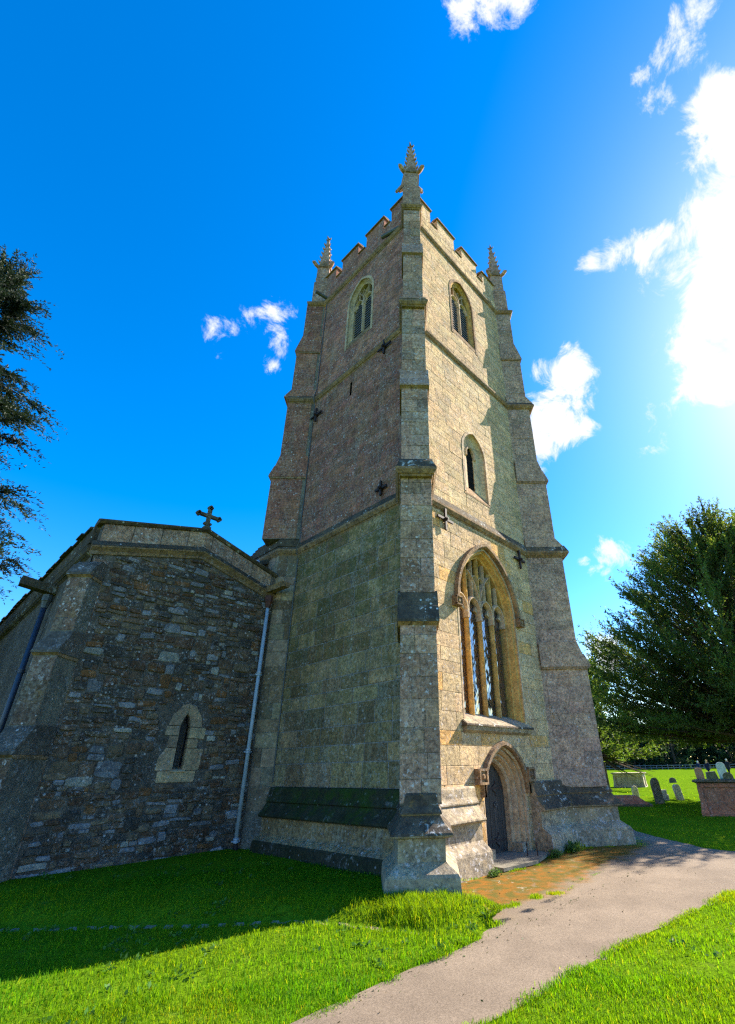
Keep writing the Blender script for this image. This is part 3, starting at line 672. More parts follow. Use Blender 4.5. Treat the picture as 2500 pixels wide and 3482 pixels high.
# -- door ---------------------------------------------------------------
DR = moulding(FW, A_DOOR, [(.33, .01), (.29, -.005), (.28, -.06), (.23, -.05), (.20, -.10), (.19, -.15), (.14, -.14), (.11, -.19), (.09, -.25), (.05, -.24), (.01, -.28), (0, -.45)], 'doorway', 'pale', tower, 1, 12, -.1)[0]
DR['label'] = 'pointed doorway with moulded arch and dark plank door'
moulding(FW, A_DOOR, [(.325, .0), (.325, .07), (.35, .11), (.42, .11), (.44, .0)], 'hood_mould', 'trim', DR, 1, 12, 1.42)
for sx, w in ((-1, 0), (1, 0)):
    u = A_DOOR.cu + sx * (A_DOOR.a + .46); z = 1.56; m = MB()
    m.prism([FW.p(u - .15, z - .15, 0), FW.p(u + .15, z - .15, 0), FW.p(u + .15, z + .15, 0), FW.p(u - .15, z + .15, 0)], FW.N * .11)
    for q in ((-.15, -.15, .15, -.105), (-.15, .105, .15, .15), (-.15, -.105, -.105, .105), (.105, -.105, .15, .105)):
        m.prism([FW.p(u + q[0], z + q[1], .11), FW.p(u + q[2], z + q[1], .11), FW.p(u + q[2], z + q[3], .11), FW.p(u + q[0], z + q[3], .11)], FW.N * .045)
    m.lathe((u, -.12, z), [(.0, -.06), (.05, -.03), (.05, .03), (.0, .06)], 6); m.obj('label_stop', 'trim', DR)
    # jamb foot blocks
    m = MB(); uu = A_DOOR.cu + sx * (A_DOOR.a + .17); m.prism([FW.p(uu - .16, -.1, -.02), FW.p(uu + .16, -.1, -.02), FW.p(uu + .16, .24, -.02), FW.p(uu - .16, .24, -.02)], -FW.N * .28); m.obj('jamb_foot', 'plinth', DR)
x0 = A_DOOR.cu - A_DOOR.a - .02; npl = 7; pw = (2 * A_DOOR.a + .04) / npl
for k in range(npl):
    ua, ub = x0 + k * pw + .004, x0 + (k + 1) * pw - .004; za, zb_ = (A_DOOR.zs + math.sqrt(max(0, A_DOOR.R ** 2 - (min(abs(q - A_DOOR.cu), A_DOOR.a) + A_DOOR.k) ** 2)) + .02 for q in (ua, ub))
    um = (ua + ub) / 2; zm = A_DOOR.zs + math.sqrt(max(0, A_DOOR.R ** 2 - (abs(um - A_DOOR.cu) + A_DOOR.k) ** 2)) + .02; dn = rt(-.006, .006); t = tintv(.75, 1.3, .04)
    m = MB(); m.prism([FW.p(ua, .02, -.40 + dn), FW.p(ub, .02, -.40 + dn), FW.p(ub, zb_, -.40 + dn), FW.p(um, zm, -.40 + dn), FW.p(ua, za, -.40 + dn)], -FW.N * .04, t); m.obj('door_plank', 'door', DR)
MB().box(x0 - .05, x0 + 1.15, .47, .50, -.1, 2.0).obj('door_backing', 'dark', DR)
m = MB(); ring = [FW.p(2.93 + .045 * math.cos(a), .98 + .05 * math.sin(a), -.375) for a in [k * math.pi / 8 for k in range(17)]]; m.tube(ring, .011, 6); m.obj('ring_handle', 'lead', DR)
for z in (.30, 1.30):
    m = MB(); m.prism([FW.p(2.45, z - .03, -.40), FW.p(3.28, z - .02, -.40), FW.p(3.28, z + .02, -.40), FW.p(2.45, z + .03, -.40)], FW.N * .012)
    for s in (-1, 1): m.tube([FW.p(2.85 + .02 * i + .07 * math.sin(i * .7), z + s * (.03 + .03 * i), -.385) for i in range(5)], .012, 5)
    m.obj('strap_hinge', 'iron', DR)
m = MB(); m.prism([V(1.75, .5, .02), V(3.72, .5, .02), V(3.60, -.45, .02), V(2.6, -.72, .02), V(1.62, -.60, .02)], (0, 0, .055)); m.obj('doorstep', 'flag', DR)

# -- mid lancet -----------------------------------------------------------
LN = moulding(FW, A_LAN, [(.28, .008), (.26, -.01), (.10, -.13), (.04, -.14), (-.06, -.15), (-.10, -.17), (-.17, -.18), (-.17, -.5)], 'window', 'pale', tower, 1, 10, 8.7)[0]
LN['label'] = 'narrow single light set deep in a pointed recess'
moulding(FW, A_LAN, [(.285, 0), (.285, .018), (.20, .018), (.20, -.09)], 'jamb_stone', 'pale', LN, 5, 9, 8.7, 2)
m = MB(); m.prism([FW.p(2.03, z, n) for n, z in [(-.40, 9.10), (-.18, 9.06), (.015, 8.66), (.015, 8.60), (-.40, 8.60)]], FW.U * 1.28); m.obj('sill', 'trim', LN)
m = MB(); m.prism([FW.p(2.35, 9.0, -.21), FW.p(2.99, 9.0, -.21), FW.p(2.99, 10.8, -.21), FW.p(2.35, 10.8, -.21)], -FW.N * .02); m.obj('glass_pane', 'dark', LN)
m = MB()
for k in range(8): m.tube([FW.p(2.45, 9.15 + k * .19, -.20), FW.p(2.9, 9.15 + k * .19, -.20)], .008, 4)
m.obj('glazing_bar', 'iron', LN)
t = MB()
A = Arch(2.67, .17, 10.2, 10.32, .22); bar(t, FW, arcpts(A, .05, 6), .10, .10, -.16); t.obj('tracery', 'pale', LN)
# -- belfry windows -----------------------------------------------------------
def belfry(fr, A, label, mat):
    B = moulding(fr, A, [(.21, .008), (.17, -.01), (.10, -.06), (.06, -.11), (.0, -.13), (0, -.6)], 'window', mat, tower, 1, 10, 14.95)[0]; B['label'] = label
    moulding(fr, A, [(.215, 0), (.215, .02), (.12, .02), (.12, -.07)], 'jamb_stone', 'pale' if fr is FS else 'trim', B, 6, 9, 15.0, 2)
    m = MB(); m.prism([fr.p(A.cu - .74, z, n) for n, z in [(-.5, 15.72), (-.20, 15.66), (.012, 15.18), (.012, 15.04), (-.6, 15.04)]], fr.U * 1.48); m.obj('sill', 'trim', B)
    m = MB(); bar(m, fr, [(A.cu, 15.55), (A.cu, 17.4)], .11, .18, -.20); m.obj('mullion', 'pale', B)
    t = MB()
    for sg in (-1, 1):
        A2 = Arch(A.cu + sg * .26, .19, 17.0, 17.12, .24); bar(t, fr, arcpts(A2, .035, 6), .075, .16, -.20)
        for s2 in (-1, 1): t.prism([fr.p(A.cu + sg * .26 + s2 * .19, 17.1, -.24), fr.p(A.cu + sg * .26 + s2 * .07, 17.17, -.24), fr.p(A.cu + sg * .26 + s2 * .14, 17.3, -.24)], fr.N * .07)
        pts = [(A.cu + sg * .30 * q ** 1.3, 17.42 + .42 * q) for q in (0, .3, .6, 1)]; bar(t, fr, [p for p in pts if p[1] < topz(A, p[0], .03)], .06, .15, -.20)
        bar(t, fr, [(A.cu + sg * .26, 17.42), (A.cu + sg * .26, topz(A, A.cu + sg * .26) + .02)], .045, .13, -.20)
    bar(t, fr, [(A.cu, 17.4), (A.cu + .11, 17.62), (A.cu, 17.86), (A.cu - .11, 17.62), (A.cu, 17.4)], .045, .13, -.20)
    t.obj('tracery', 'pale', B)
    for sg in (-1, 1):
        for k in range(13):
            z = 15.72 + k * .125; m = MB(); u0, u1 = sorted((A.cu + sg * .05, A.cu + sg * .52))
            m.prism([fr.p(u0, z, -.19), fr.p(u0, z + .03, -.19), fr.p(u0, z + .116, -.33), fr.p(u0, z + .09, -.33)], fr.U * (u1 - u0)); m.obj('louvre', 'louvre', B)
    pts = [fr.p(u, z, -.37) for u, z in A.outline(.05, 1, 10, 15.3)]; MB().add(pts, [tuple(range(len(pts)))]).obj('window_backing', 'dark', B)
belfry(FW, A_BR, 'louvred bell opening in the sunlit face', 'ochre'); belfry(FS, A_BL, 'louvred bell opening in the shaded face', 'pale')
# -- iron tie crosses -----------------------------------------------------------
def tie_cross(fr, u, z, s=.30):
    m = MB()
    for (a, b2) in (((-s, 0), (s, 0)), ((0, -s), (0, s))):
        w = .032; h = (a[0] != 0)
        q = [(a[0], -w), (b2[0], -w), (b2[0], w), (a[0], w)] if h else [(-w, a[1]), (w, a[1]), (w, b2[1]), (-w, b2[1])]
        m.prism([fr.p(u + x, z + y, .05 if h else .053) for x, y in q], fr.N * (.045 if h else .05))
    m.tube([fr.p(u, z, 0), fr.p(u, z, .15)], .05, 8); m.tube([fr.p(u, z, .15), fr.p(u, z, .17)], .03, 6)
    m.obj('tie_cross', 'iron', tower)
for fr, u, z in ((FW, 1.04, 7.34), (FW, 4.53, 7.31), (FS, 1.17, 13.52), (FS, 4.62, 12.86), (FS, 1.15, 8.30)): tie_cross(fr, u, z, .22 if z == 8.30 else .30)
# -- parapet -----------------------------------------------------------
CR, MRL = 20.02, 20.72
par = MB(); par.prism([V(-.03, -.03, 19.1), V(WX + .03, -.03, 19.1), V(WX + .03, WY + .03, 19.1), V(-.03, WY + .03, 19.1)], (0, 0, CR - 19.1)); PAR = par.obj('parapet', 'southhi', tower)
def merlon(fr, u0, u1, mat):
    m = MB(); m.prism([fr.p(u0, CR - .02, .025), fr.p(u1, CR - .02, .025), fr.p(u1, MRL, .025), fr.p(u0, MRL, .025)], -fr.N * .36); m.obj('merlon', mat, PAR)
    m = MB(); m.prism([fr.p(u0 - .05, z, n) for n, z in [(.09, MRL), (.09, MRL + .05), (-.15, MRL + .14), (-.40, MRL + .05), (-.40, MRL)]], fr.U * (u1 - u0 + .10)); m.obj('coping', 'trim', PAR)
FE = Frame((WX, WY, 0), (0, -1, 0), (1, 0, 0)); FN = Frame((WX, WY, 0), (-1, 0, 0), (0, 1, 0))
for fr, mat, L in ((FW, 'west', WX), (FS, 'southhi', WY), (FE, 'buttR', WY), (FN, 'southhi', WX)):
    ivs = [(.25, 1.0), (1.42, 2.42), (2.92, 3.92), (4.34, L - .25)]
    for u0, u1 in ivs: merlon(fr, u0, u1, mat)
    for (a0, a1), (b0, b1) in zip(ivs[:-1], ivs[1:]):
        m = MB(); m.prism([fr.p(a1 + .051, z, n) for n, z in [(.08, CR), (.08, CR + .04), (-.15, CR + .10), (-.40, CR + .04), (-.40, CR)]], fr.U * (b0 - a1 - .102)); m.obj('coping', 'trim', PAR)
    courses(Frame(fr.O + fr.N * .03, fr.U, fr.N), 19.22, CR - .02, .3, L - .3, mat, PAR, (.22, .34), (.35, .7), (), .006, .004, None, lambda: tintv(.8, 1.1, .05)) if fr in (FW, FS) else None
# lead spouts
for y, dy, ln in ((.62, .35, .62), (4.78, .3, .62)):
    m = MB(); a = V(.0, y, 19.18); c = a + (V(-.22, .68, -.08) if y < 1 else V(-.55, .10, .02)); m.tube([a, a.lerp(c, .5), c], [.075, .07, .075], 10, caps=True); m.obj('water_spout', 'lead', tower)
m = MB(); m.tube([V(-.02, 4.80, 19.0), V(-.03, 4.82, 14.2), V(-.14, 4.80, 13.75), V(-.03, 4.84, 13.4), V(-.03, 4.87, 8.7), V(-.06, 4.75, 8.25), V(-.16, 4.62, 7.95), V(-.18, 4.72, 7.7), V(-.05, 4.80, 7.4), V(-.03, 4.83, 1.5)], .016, 5); m.obj('lightning_conductor', 'lead', tower)
# -- pinnacles -----------------------------------------------------------
def pinnacle(c, d, label, lean=0):
    c = Vector((c[0], c[1], 0)); d = Vector((d[0], d[1], 0)).normalized(); n = V(-d.y, d.x, 0); c = c - d * .02
    def sq(h, z): return [c + d * (h * a) + n * (h * b2) + V(0, 0, z) for a, b2 in ((-1, -1), (1, -1), (1, 1), (-1, 1))]
    m = MB()
    def loft(l):
        for (h0, z0), (h1, z1) in zip(l[:-1], l[1:]): m.add(sq(h0, z0) + sq(h1, z1), [(0, 1, 5, 4), (1, 2, 6, 5), (2, 3, 7, 6), (3, 0, 4, 7)] + [(0, 1, 2, 3), (4, 5, 6, 7)])
    loft([(.31, 19.0), (.31, 20.35), (.265, 20.45), (.255, 21.45), (.27, 21.5)]); P = m.obj('pinnacle', 'butt', tower); P['label'] = label
    for k, (a, b2) in enumerate(((d, n), (n, -d), (-d, -n), (-n, d))):   # gablets
        m = MB(); m.prism([c + a * .26 - b2 * .27 + V(0, 0, 21.45), c + a * .26 + b2 * .27 + V(0, 0, 21.45), c + a * .26 + V(0, 0, 21.85)], a * .035); m.obj('gablet', 'trim', P)
        m = MB(); q = c + (a + b2) * .26 + V(0, 0, 21.47)  # corner beasts
        ax = (a + b2).normalized(); m.tube([q - ax * .05, q + ax * .10 + V(0, 0, .03), q + ax * .20 + V(0, 0, .10), q + ax * .27 + V(0, 0, .06)], [.075, .085, .08, .04], 7); m.tube([q + ax * .2 + V(0, 0, .14), q + ax * .17 + V(0, 0, .24)], [.035, .01], 5); m.obj('corner_beast', 'butt', P)
    m = MB(); loft([(.24, 21.46), (.06, 23.55), (.045, 23.72)]); m.obj('spirelet', 'butt', P)
    for k in range(4):
        for i in range(5):
            z = 21.85 + i * .36; h = .24 - .18 * (z - 21.46) / 2.09; ax = (d * (1 if k in (0, 3) else -1) + n * (1 if k < 2 else -1)); q = c + ax * h + V(0, 0, z); ax = ax.normalized()
            m = MB(); m.tube([q - ax * .03, q + ax * .045 + V(0, 0, .02), q + ax * .085 + V(0, 0, .09)], [.045, .04, .012], 5); m.obj('crocket', 'butt', P)
    m = MB(); m.lathe((c.x, c.y, 0), [(.05, 23.68), (.075, 23.74), (.05, 23.80), (.06, 23.88), (.03, 24.0)], 7)
    for k in range(4):
        q = c + V(0, 0, 23.84); ax = V(math.cos(k * math.pi / 2 + .5), math.sin(k * math.pi / 2 + .5), 0); m.tube([q, q + ax * .09 + V(0, 0, .03), q + ax * .13 + V(0, 0, .12)], [.035, .035, .012], 5)
    m.obj('finial', 'trim', P)
    return P
pinnacle((0, 0), (-1, -1), 'crocketed pinnacle on the near corner'); pinnacle((WX, 0), (1, -1), 'crocketed pinnacle on the corner right of the door face'); pinnacle((0, WY), (-1, 1), 'crocketed pinnacle on the corner above the aisle'); pinnacle((WX, WY), (1, 1), 'crocketed pinnacle on the back corner')
# beast clinging to the near pinnacle shaft
m = MB(); m.tube([V(-.33, .0, 21.35), V(-.36, .04, 20.9), V(-.38, .07, 20.6), V(-.46, .17, 20.38), V(-.52, .24, 20.22)], [.05, .06, .06, .055, .05], 7); m.obj('grotesque', 'butt', tower)
# ================================================================== blocks -> objects
def emit_blocks(blocks, thing_parent, owner_map, name, nmax=300):
    blocks.sort(key=lambda b_: -b_[0]); rest = {}
    for i, (sz, vs, fs, t, mat, ow_) in enumerate(blocks):
        par_ = owner_map.get(ow_, ow_) if isinstance(ow_, str) else ow_
        if i < nmax: mkobj(name, vs, fs, mat, par_, [t] * len(vs))
        else: rest.setdefault(mat, MB()).add(vs, fs, t)
    mats = list(rest); allm = MB(); mi = []
    for k, mt in enumerate(mats):
        allm.add(rest[mt].v, rest[mt].f); mi += [k] * len(rest[mt].f)
    tt = [t for mt in mats for t in rest[mt].t]
    o = mkobj('far_' + name + 's' if False else name + 's', allm.v, allm.f, mats[0], thing_parent, tt)
    for mt in mats[1:]: o.data.materials.append(MT[mt])
    o.data.polygons.foreach_set('material_index', mi); o['kind'] = 'stuff'; o['label'] = 'remaining coursed stones of the walls'
    return o
emit_blocks(BLOCKS, tower, {'w': ow, 's': os_}, 'stone_block')
# ================================================================== aisle
AY, AX0, AX1, RDX = 5.30, -4.90, -.40, -2.60
aisle = thing('church_aisle', 'rubble stone aisle end with low gable, small lancet and stone cross', 'church aisle', (-2.6, AY, .1))
FA = Frame((0, AY, 0), (1, 0, 0), (0, -1, 0))
def gz_(u, zl, zr, zt):  return zl + (zt - zl) * (u - AX0) / (RDX - AX0) if u < RDX else zt + (zr - zt) * (u - RDX) / (AX1 - RDX)
def strg(u): return gz_(u, 6.30, 6.22, 6.90)
def copz(u): return gz_(u, 6.98, 6.86, 7.58)
LCU = -2.165
m = MB()
outl = [(AX0, -.3), (LCU - .11, -.3), (LCU - .11, 1.8), (LCU - .11, 2.72), (LCU, 3.0), (LCU, copz(LCU)), (RDX, copz(RDX)), (AX0, copz(AX0))]
m.add([FA.p(u, z, 0) for u, z in outl], [tuple(range(8))])
outl = [(LCU + .11, -.3), (AX1 + .0, -.3), (AX1, copz(AX1)), (LCU, copz(LCU)), (LCU, 3.0), (LCU + .11, 2.72), (LCU + .11, 1.8)]
m.add([FA.p(u, z, 0) for u, z in outl], [tuple(range(7))])
m.quad(FA.p(LCU - .11, -.3), FA.p(LCU + .11, -.3), FA.p(LCU + .11, 1.8), FA.p(LCU - .11, 1.8))
AW = m.obj('wall', 'rmortar', aisle); AW['label'] = 'rubble end wall with mixed brown and blue-grey stones'
# body behind: side wall, roof
m = MB(); m.box(AX0 + .002, AX1 + .2, AY + .35, 30, -.3, 6.3); m.obj('wall_core', 'rmortar', aisle)
m = MB(); m.box(AX0 + .002, AX1, AY + .003, AY + .35, 3.2, 6.2); m.obj('wall_core', 'rmortar', aisle)
m = MB()
m.quad(V(AX0 - .02, AY, 6.30), V(AX0 - .02, 30, 6.30), V(AX0 - .02, 30, -.3), V(AX0 - .02, AY, -.3)); m.obj('wall', 'rmortar', aisle)['label'] = 'shaded side wall of the aisle'
m = MB(); m.prism([V(AX0 - .10, AY + .3, 6.80), V(RDX, AY + .3, 7.36), V(AX1 + .2, AY + .3, 6.70), V(AX1 + .2, AY + .3, 6.2), V(AX0 - .10, AY + .3, 6.2)], (0, 24, 0)); RF = m.obj('roof', 'roof', aisle)
m = MB(); m.prism([V(AX0 - .12, AY + .2, 6.93), V(AX0 + .25, AY + .2, 7.0), V(AX0 + .25, AY + .2, 6.5), V(AX0 - .12, AY + .2, 6.5)], (0, 24, 0)); m.obj('parapet', 'weather', aisle)
m = MB(); m.prism([V(AX0 - .01, AY, 6.15), V(AX0 - .14, AY, 6.24), V(AX0 - .17, AY, 6.36), V(AX0 - .01, AY, 6.45)], (0, 24, 0)); m.obj('string_course', 'weather', aisle)
for k in range(46):   # stone slates along the eave, each its own ragged edge
    y = AY + .3 + k * .5; m = MB(); t = rt(-.03, .03); m.prism([V(AX0 - .20 + t, y + .01, 6.93 + t * .3), V(AX0 + .35, y + .01, 7.06), V(AX0 + .35, y + .01, 7.02), V(AX0 - .20 + t, y + .01, 6.89)], (0, .48, 0)); m.obj('roof_slate', 'roof', RF)
# parapet above the string, coping, string
def gable_strip(prof, name, mat, u0=AX0 - .04, u1=AX1 + .04, base=copz):
    us = [u0, RDX, u1]; vs = []; fs = []; k = len(prof)
    for u in us:
        for n, dz in prof: vs.append(FA.p(u, base(u) + dz, n))
    for i in range(2):
        for j in range(k): fs.append((i * k + j, i * k + (j + 1) % k, (i + 1) * k + (j + 1) % k, (i + 1) * k + j))
    fs += [tuple(range(k)), tuple(range(2 * k, 3 * k))]
    return mkobj(name, vs, fs, mat, aisle)
gable_strip([(-.30, -.02), (.05, -.02), (.10, .03), (.10, .07), (-.12, .15), (-.34, .07), (-.34, .0)], 'coping', 'weather', AX0 - .10, AX1 + .10)
gable_strip([(.0, -.12), (.035, -.12), (.05, -.06), (.04, -.05), (.09, .01), (.12, .04), (.12, .07), (.0, .19)], 'string_course', 'trim', AX0 - .10, AX1 + .02, strg)
gable_strip([(.0, .10), (.125, .072), (.125, .085), (.02, .22), (.0, .22)], 'weathering', 'weather', AX0 - .11, AX1 + .01, strg)
gable_strip([(-.34, -.75), (-.003, -.75), (-.003, -.021), (-.34, -.021)], 'parapet', 'rmortar', AX0, AX1)
# stone cross on the gable
m = MB(); z0 = copz(RDX) + .12
def cbox(x0, x1, z0_, z1_, d=.05): m.box(RDX + x0, RDX + x1, AY + .10 - d, AY + .10 + d, z0_, z1_)
cbox(-.09, .09, z0 - .10, z0 + .06, .09); cbox(-.045, .045, z0 + .06, z0 + .62); cbox(-.26, -.0451, z0 + .36, z0 + .45, .045); cbox(.0451, .26, z0 + .36, z0 + .45, .045)
for cx_, cz_ in ((-.28, z0 + .405), (.28, z0 + .405), (0, z0 + .66)):
    for dx, dz in ((-.035, 0), (.035, 0), (0, .035), (0, -.035)): m.tube([V(RDX + cx_ + dx, AY + .05, cz_ + dz), V(RDX + cx_ + dx, AY + .15, cz_ + dz)], .042, 7)
for s in (-1, 1): m.tube([V(RDX + s * .07, AY + .055, z0 + .16), V(RDX + s * .07, AY + .145, z0 + .16)], .04, 7)
m.obj('gable_cross', 'slab', aisle)
# lancet surround of dressed stones
def dstone(pts, n=.02, mat='pale', name='surround_stone', tint=None):
    m = MB(); m.prism([FA.p(LCU + u, z, -.10) for u, z in pts], FA.N * (.10 + n), tint or tintv(.6, .95, .05)); return m.obj(name, mat, AW)
for pts in ([(-.40, 1.575), (.40, 1.575), (.40, 1.79), (.12, 1.80), (-.12, 1.80), (-.41, 1.79)], [(-.47, 1.81), (-.115, 1.81), (-.115, 2.25), (-.33, 2.26), (-.45, 2.05)], [(-.33, 2.275), (-.115, 2.265), (-.115, 2.50), (-.31, 2.50)], [(-.42, 2.515), (-.115, 2.515), (-.115, 2.71), (-.40, 2.70)],
            [(.115, 1.81), (.46, 1.81), (.50, 2.24), (.115, 2.25)], [(.115, 2.265), (.34, 2.26), (.33, 2.44), (.115, 2.45)], [(.115, 2.465), (.47, 2.455), (.48, 2.68), (.115, 2.69)],
            [(-.37, 2.725), (-.115, 2.725), (-.07, 2.88), (-.005, 2.99), (-.005, 3.19), (-.12, 3.18), (-.32, 2.93)], [(.115, 2.705), (.37, 2.70), (.34, 2.90), (.17, 3.15), (.005, 3.19), (.005, 2.99), (.07, 2.88)]): dstone(pts)
MB().prism([FA.p(LCU - .13, 1.75, -.16), FA.p(LCU + .13, 1.75, -.16), FA.p(LCU + .13, 3.0, -.16), FA.p(LCU - .13, 3.0, -.16)], -FA.N * .02).obj('window_glass', 'glass', AW)
m = MB(); m.prism([FA.p(LCU - .16, z, n) for n, z in [(-.14, 1.86), (.05, 1.80), (.05, 1.77), (-.14, 1.77)]], FA.U * .32); m.obj('sill', 'pale', AW)
m = MB()
for k in range(4): m.tube([FA.p(LCU - .09 + k * .06, 1.80, -.01), FA.p(LCU - .09 + k * .06, 2.95 - abs(k - 1.5) * .07, -.01)], .004, 4)
for k in range(15): m.tube([FA.p(LCU - .11, 1.84 + k * .07, -.006), FA.p(LCU + .11, 1.84 + k * .07, -.006)], .003, 4)
m.obj('window_grille', 'iron', AW)
# rubble stones
RB = []
PAL = [((.62, .42, .31), 8), ((.85, .86, 1.0), 3.5), ((1.35, 1.3, 1.22), 1.4), ((.46, .28, .20), 5), ((.75, .38, .18), 2), ((.34, .30, .28), 6), ((.72, .55, .40), 7), ((.95, .97, 1.15), 2.2)]
def pick():
    r = rt(0, sum(w for c, w in PAL))
    for c, w in PAL:
        r -= w
        if r <= 0: break
    k = rt(.75, 1.15); return tuple(x * k for x in c)
def rubble(u0, u1, z0, z1):
    uc, zc, w, h = (u0 + u1) / 2, (z0 + z1) / 2, u1 - u0, z1 - z0
    if w < .06 or h < .045 or zc + h / 2 > strg(uc) - .13: return
    if abs(uc - LCU) < .44 + w / 2 and 1.5 < zc < 2.72: return
    if abs(uc - LCU) < .38 + w / 2 - .3 * max(0, zc - 2.72) and 2.7 <= zc < 3.30: return
    gap = rt(.004, .014); hw, hh = w / 2 - gap, h / 2 - gap; c = rt(.12, .42)
    ring = [(-hw * (1 - c), -hh), (hw * (1 - c), -hh), (hw, -hh * (1 - c)), (hw, hh * (1 - c)), (hw * (1 - c), hh), (-hw * (1 - c), hh), (-hw, hh * (1 - c)), (-hw, -hh * (1 - c))]
    ring = [(x * rt(.80, 1.08), y * rt(.78, 1.10)) for x, y in ring]; rot = rt(-.10, .10); pr = rt(.006, .045)
    R2 = [(x * math.cos(rot) - y * math.sin(rot), x * math.sin(rot) + y * math.cos(rot)) for x, y in ring]
    vs = [FA.p(uc + x, zc + y, -.03) for x, y in R2] + [FA.p(uc + x, zc + y, pr * .6) for x, y in R2] + [FA.p(uc + x * .86, zc + y * .82, pr + rt(-.004, .004)) for x, y in R2] + [FA.p(uc + rt(-.02, .02), zc, pr + rt(0, .010))]
    fs = []
    for i in range(8):
        j = (i + 1) % 8; fs += [(i, j, 8 + j, 8 + i), (8 + i, 8 + j, 16 + j, 16 + i), (16 + i, 16 + j, 24)]
    RB.append((w * h, vs, fs, pick(), 'rubble', AW))
z = .02; row = 0
while z < 6.9:
    h = rt(.17, .34) if z < 4.7 else rt(.14, .24); u = AX0 + .30 + rt(0, .15); wob = lambda u: .05 * math.sin(u * 1.9 + row * .7) + .03 * math.sin(u * 4.3 + row)
    while u < AX1 - .03:
        w = rt(.15, .48); ue = min(u + w, AX1 - .01); zb_ = z + wob((u + ue) / 2); k = random.random()
        if k < .28 or h < .17: rubble(u, ue, zb_, zb_ + h * rt(.85, 1.02))
        elif k < .78:
            c_ = rt(.3, .7) * h; rubble(u, ue, zb_, zb_ + c_)
            if random.random() < .4: um = u + (ue - u) * rt(.35, .65); rubble(u, um, zb_ + c_, zb_ + h); rubble(um, ue, zb_ + c_, zb_ + h)
            else: rubble(u + rt(0, .03), ue - rt(0, .03), zb_ + c_, zb_ + h)
        else:
            um = u + (ue - u) * rt(.35, .65); c_ = rt(.35, .65) * h; rubble(u, um, zb_, zb_ + c_); rubble(um, ue, zb_, zb_ + c_ * rt(.8, 1.2)); rubble(u, ue, zb_ + c_ * 1.05, zb_ + h)
        u = ue
    z += h; row += 1
emit_blocks(RB, aisle, {}, 'rubble_stone')
# parapet ashlar above the string
BLOCKS = []
m2 = Frame((0, AY - .002, 0), (1, 0, 0), (0, -1, 0))
for u0 in np.arange(AX0 + .02, AX1 - .3, .62):
    u1 = min(u0 + .61, AX1); um = (u0 + u1) / 2
    if u0 < RDX < u1:
        add_block(m2, [(u0, strg(u0) + .18), (RDX, strg(RDX) + .18), (RDX, copz(RDX) - .02), (u0, copz(u0) - .02)], .012, 'butt', AW, tint=tintv(.8, 1.1)); add_block(m2, [(RDX, strg(RDX) + .18), (u1, strg(u1) + .18), (u1, copz(u1) - .02), (RDX, copz(RDX) - .02)], .012, 'butt', AW)
    else: add_block(m2, [(u0, strg(u0) + .18), (u1, strg(u1) + .18), (u1, copz(u1) - .02), (u0, copz(u0) - .02)], .012, 'butt', AW, tint=tintv(.8, 1.1))
# diagonal corner buttress of the aisle
c = V(AX0, AY, 0); d = V(-1, -1, 0).normalized(); n = V(-d.y, d.x, 0); w = .45
ABT = MB()
for z0, z1, p in ((-.2, 2.1, .66), (2.55, 3.9, .40), (4.35, 5.6, .20)):
    q = [c + n * (w / 2) - d * .2, c - n * (w / 2) - d * .2, c - n * (w / 2) + d * p, c + n * (w / 2) + d * p]; ABT.prism([p_ + V(0, 0, z0 - .02) for p_ in q], (0, 0, z1 - z0 + .04))
ab = ABT.obj('buttress', 'mortar', aisle)
for z0, lip, sl, zt in ((2.1, .73, .39, 2.6), (3.9, .47, .19, 4.4), (5.6, .27, .0, 6.0)):
    m = MB(); w2 = w / 2 + .03; m.prism([c + d * t - n * w2 + V(0, 0, zz) for t, zz in [(-.2, z0), (lip, z0), (lip, z0 + .05), ((lip + sl) / 2, z0 + .28), ((lip + sl) / 2 - .03, z0 + .28), (sl, zt), (-.2, zt)]], n * (2 * w2)); m.obj('weathering', 'rmortar', ab)
    m = MB(); m.prism([c + d * t - n * (w2 - .01) + V(0, 0, zz) for t, zz in [(-.2, z0 - .06), (lip - .09, z0 - .06), (lip - .01, z0 - .002), (-.2, z0 - .002)]], n * (2 * w2 - .02)); m.obj('drip_mould', 'trim', ab)
for z0, z1, p in ((.05, 2.04, .66), (2.6, 3.84, .40), (4.4, 5.54, .20)):
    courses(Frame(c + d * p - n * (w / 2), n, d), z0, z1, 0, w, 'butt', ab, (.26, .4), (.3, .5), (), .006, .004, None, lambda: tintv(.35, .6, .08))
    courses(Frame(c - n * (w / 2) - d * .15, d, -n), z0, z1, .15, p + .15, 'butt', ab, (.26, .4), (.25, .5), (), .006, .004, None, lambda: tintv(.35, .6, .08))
# quoins beside it on the wall face
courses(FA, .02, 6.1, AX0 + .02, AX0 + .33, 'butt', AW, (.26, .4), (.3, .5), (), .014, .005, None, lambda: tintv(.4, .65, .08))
for b_ in BLOCKS: mkobj('stone_block', b_[1], b_[2], b_[4], b_[5], [b_[3]] * len(b_[1]))
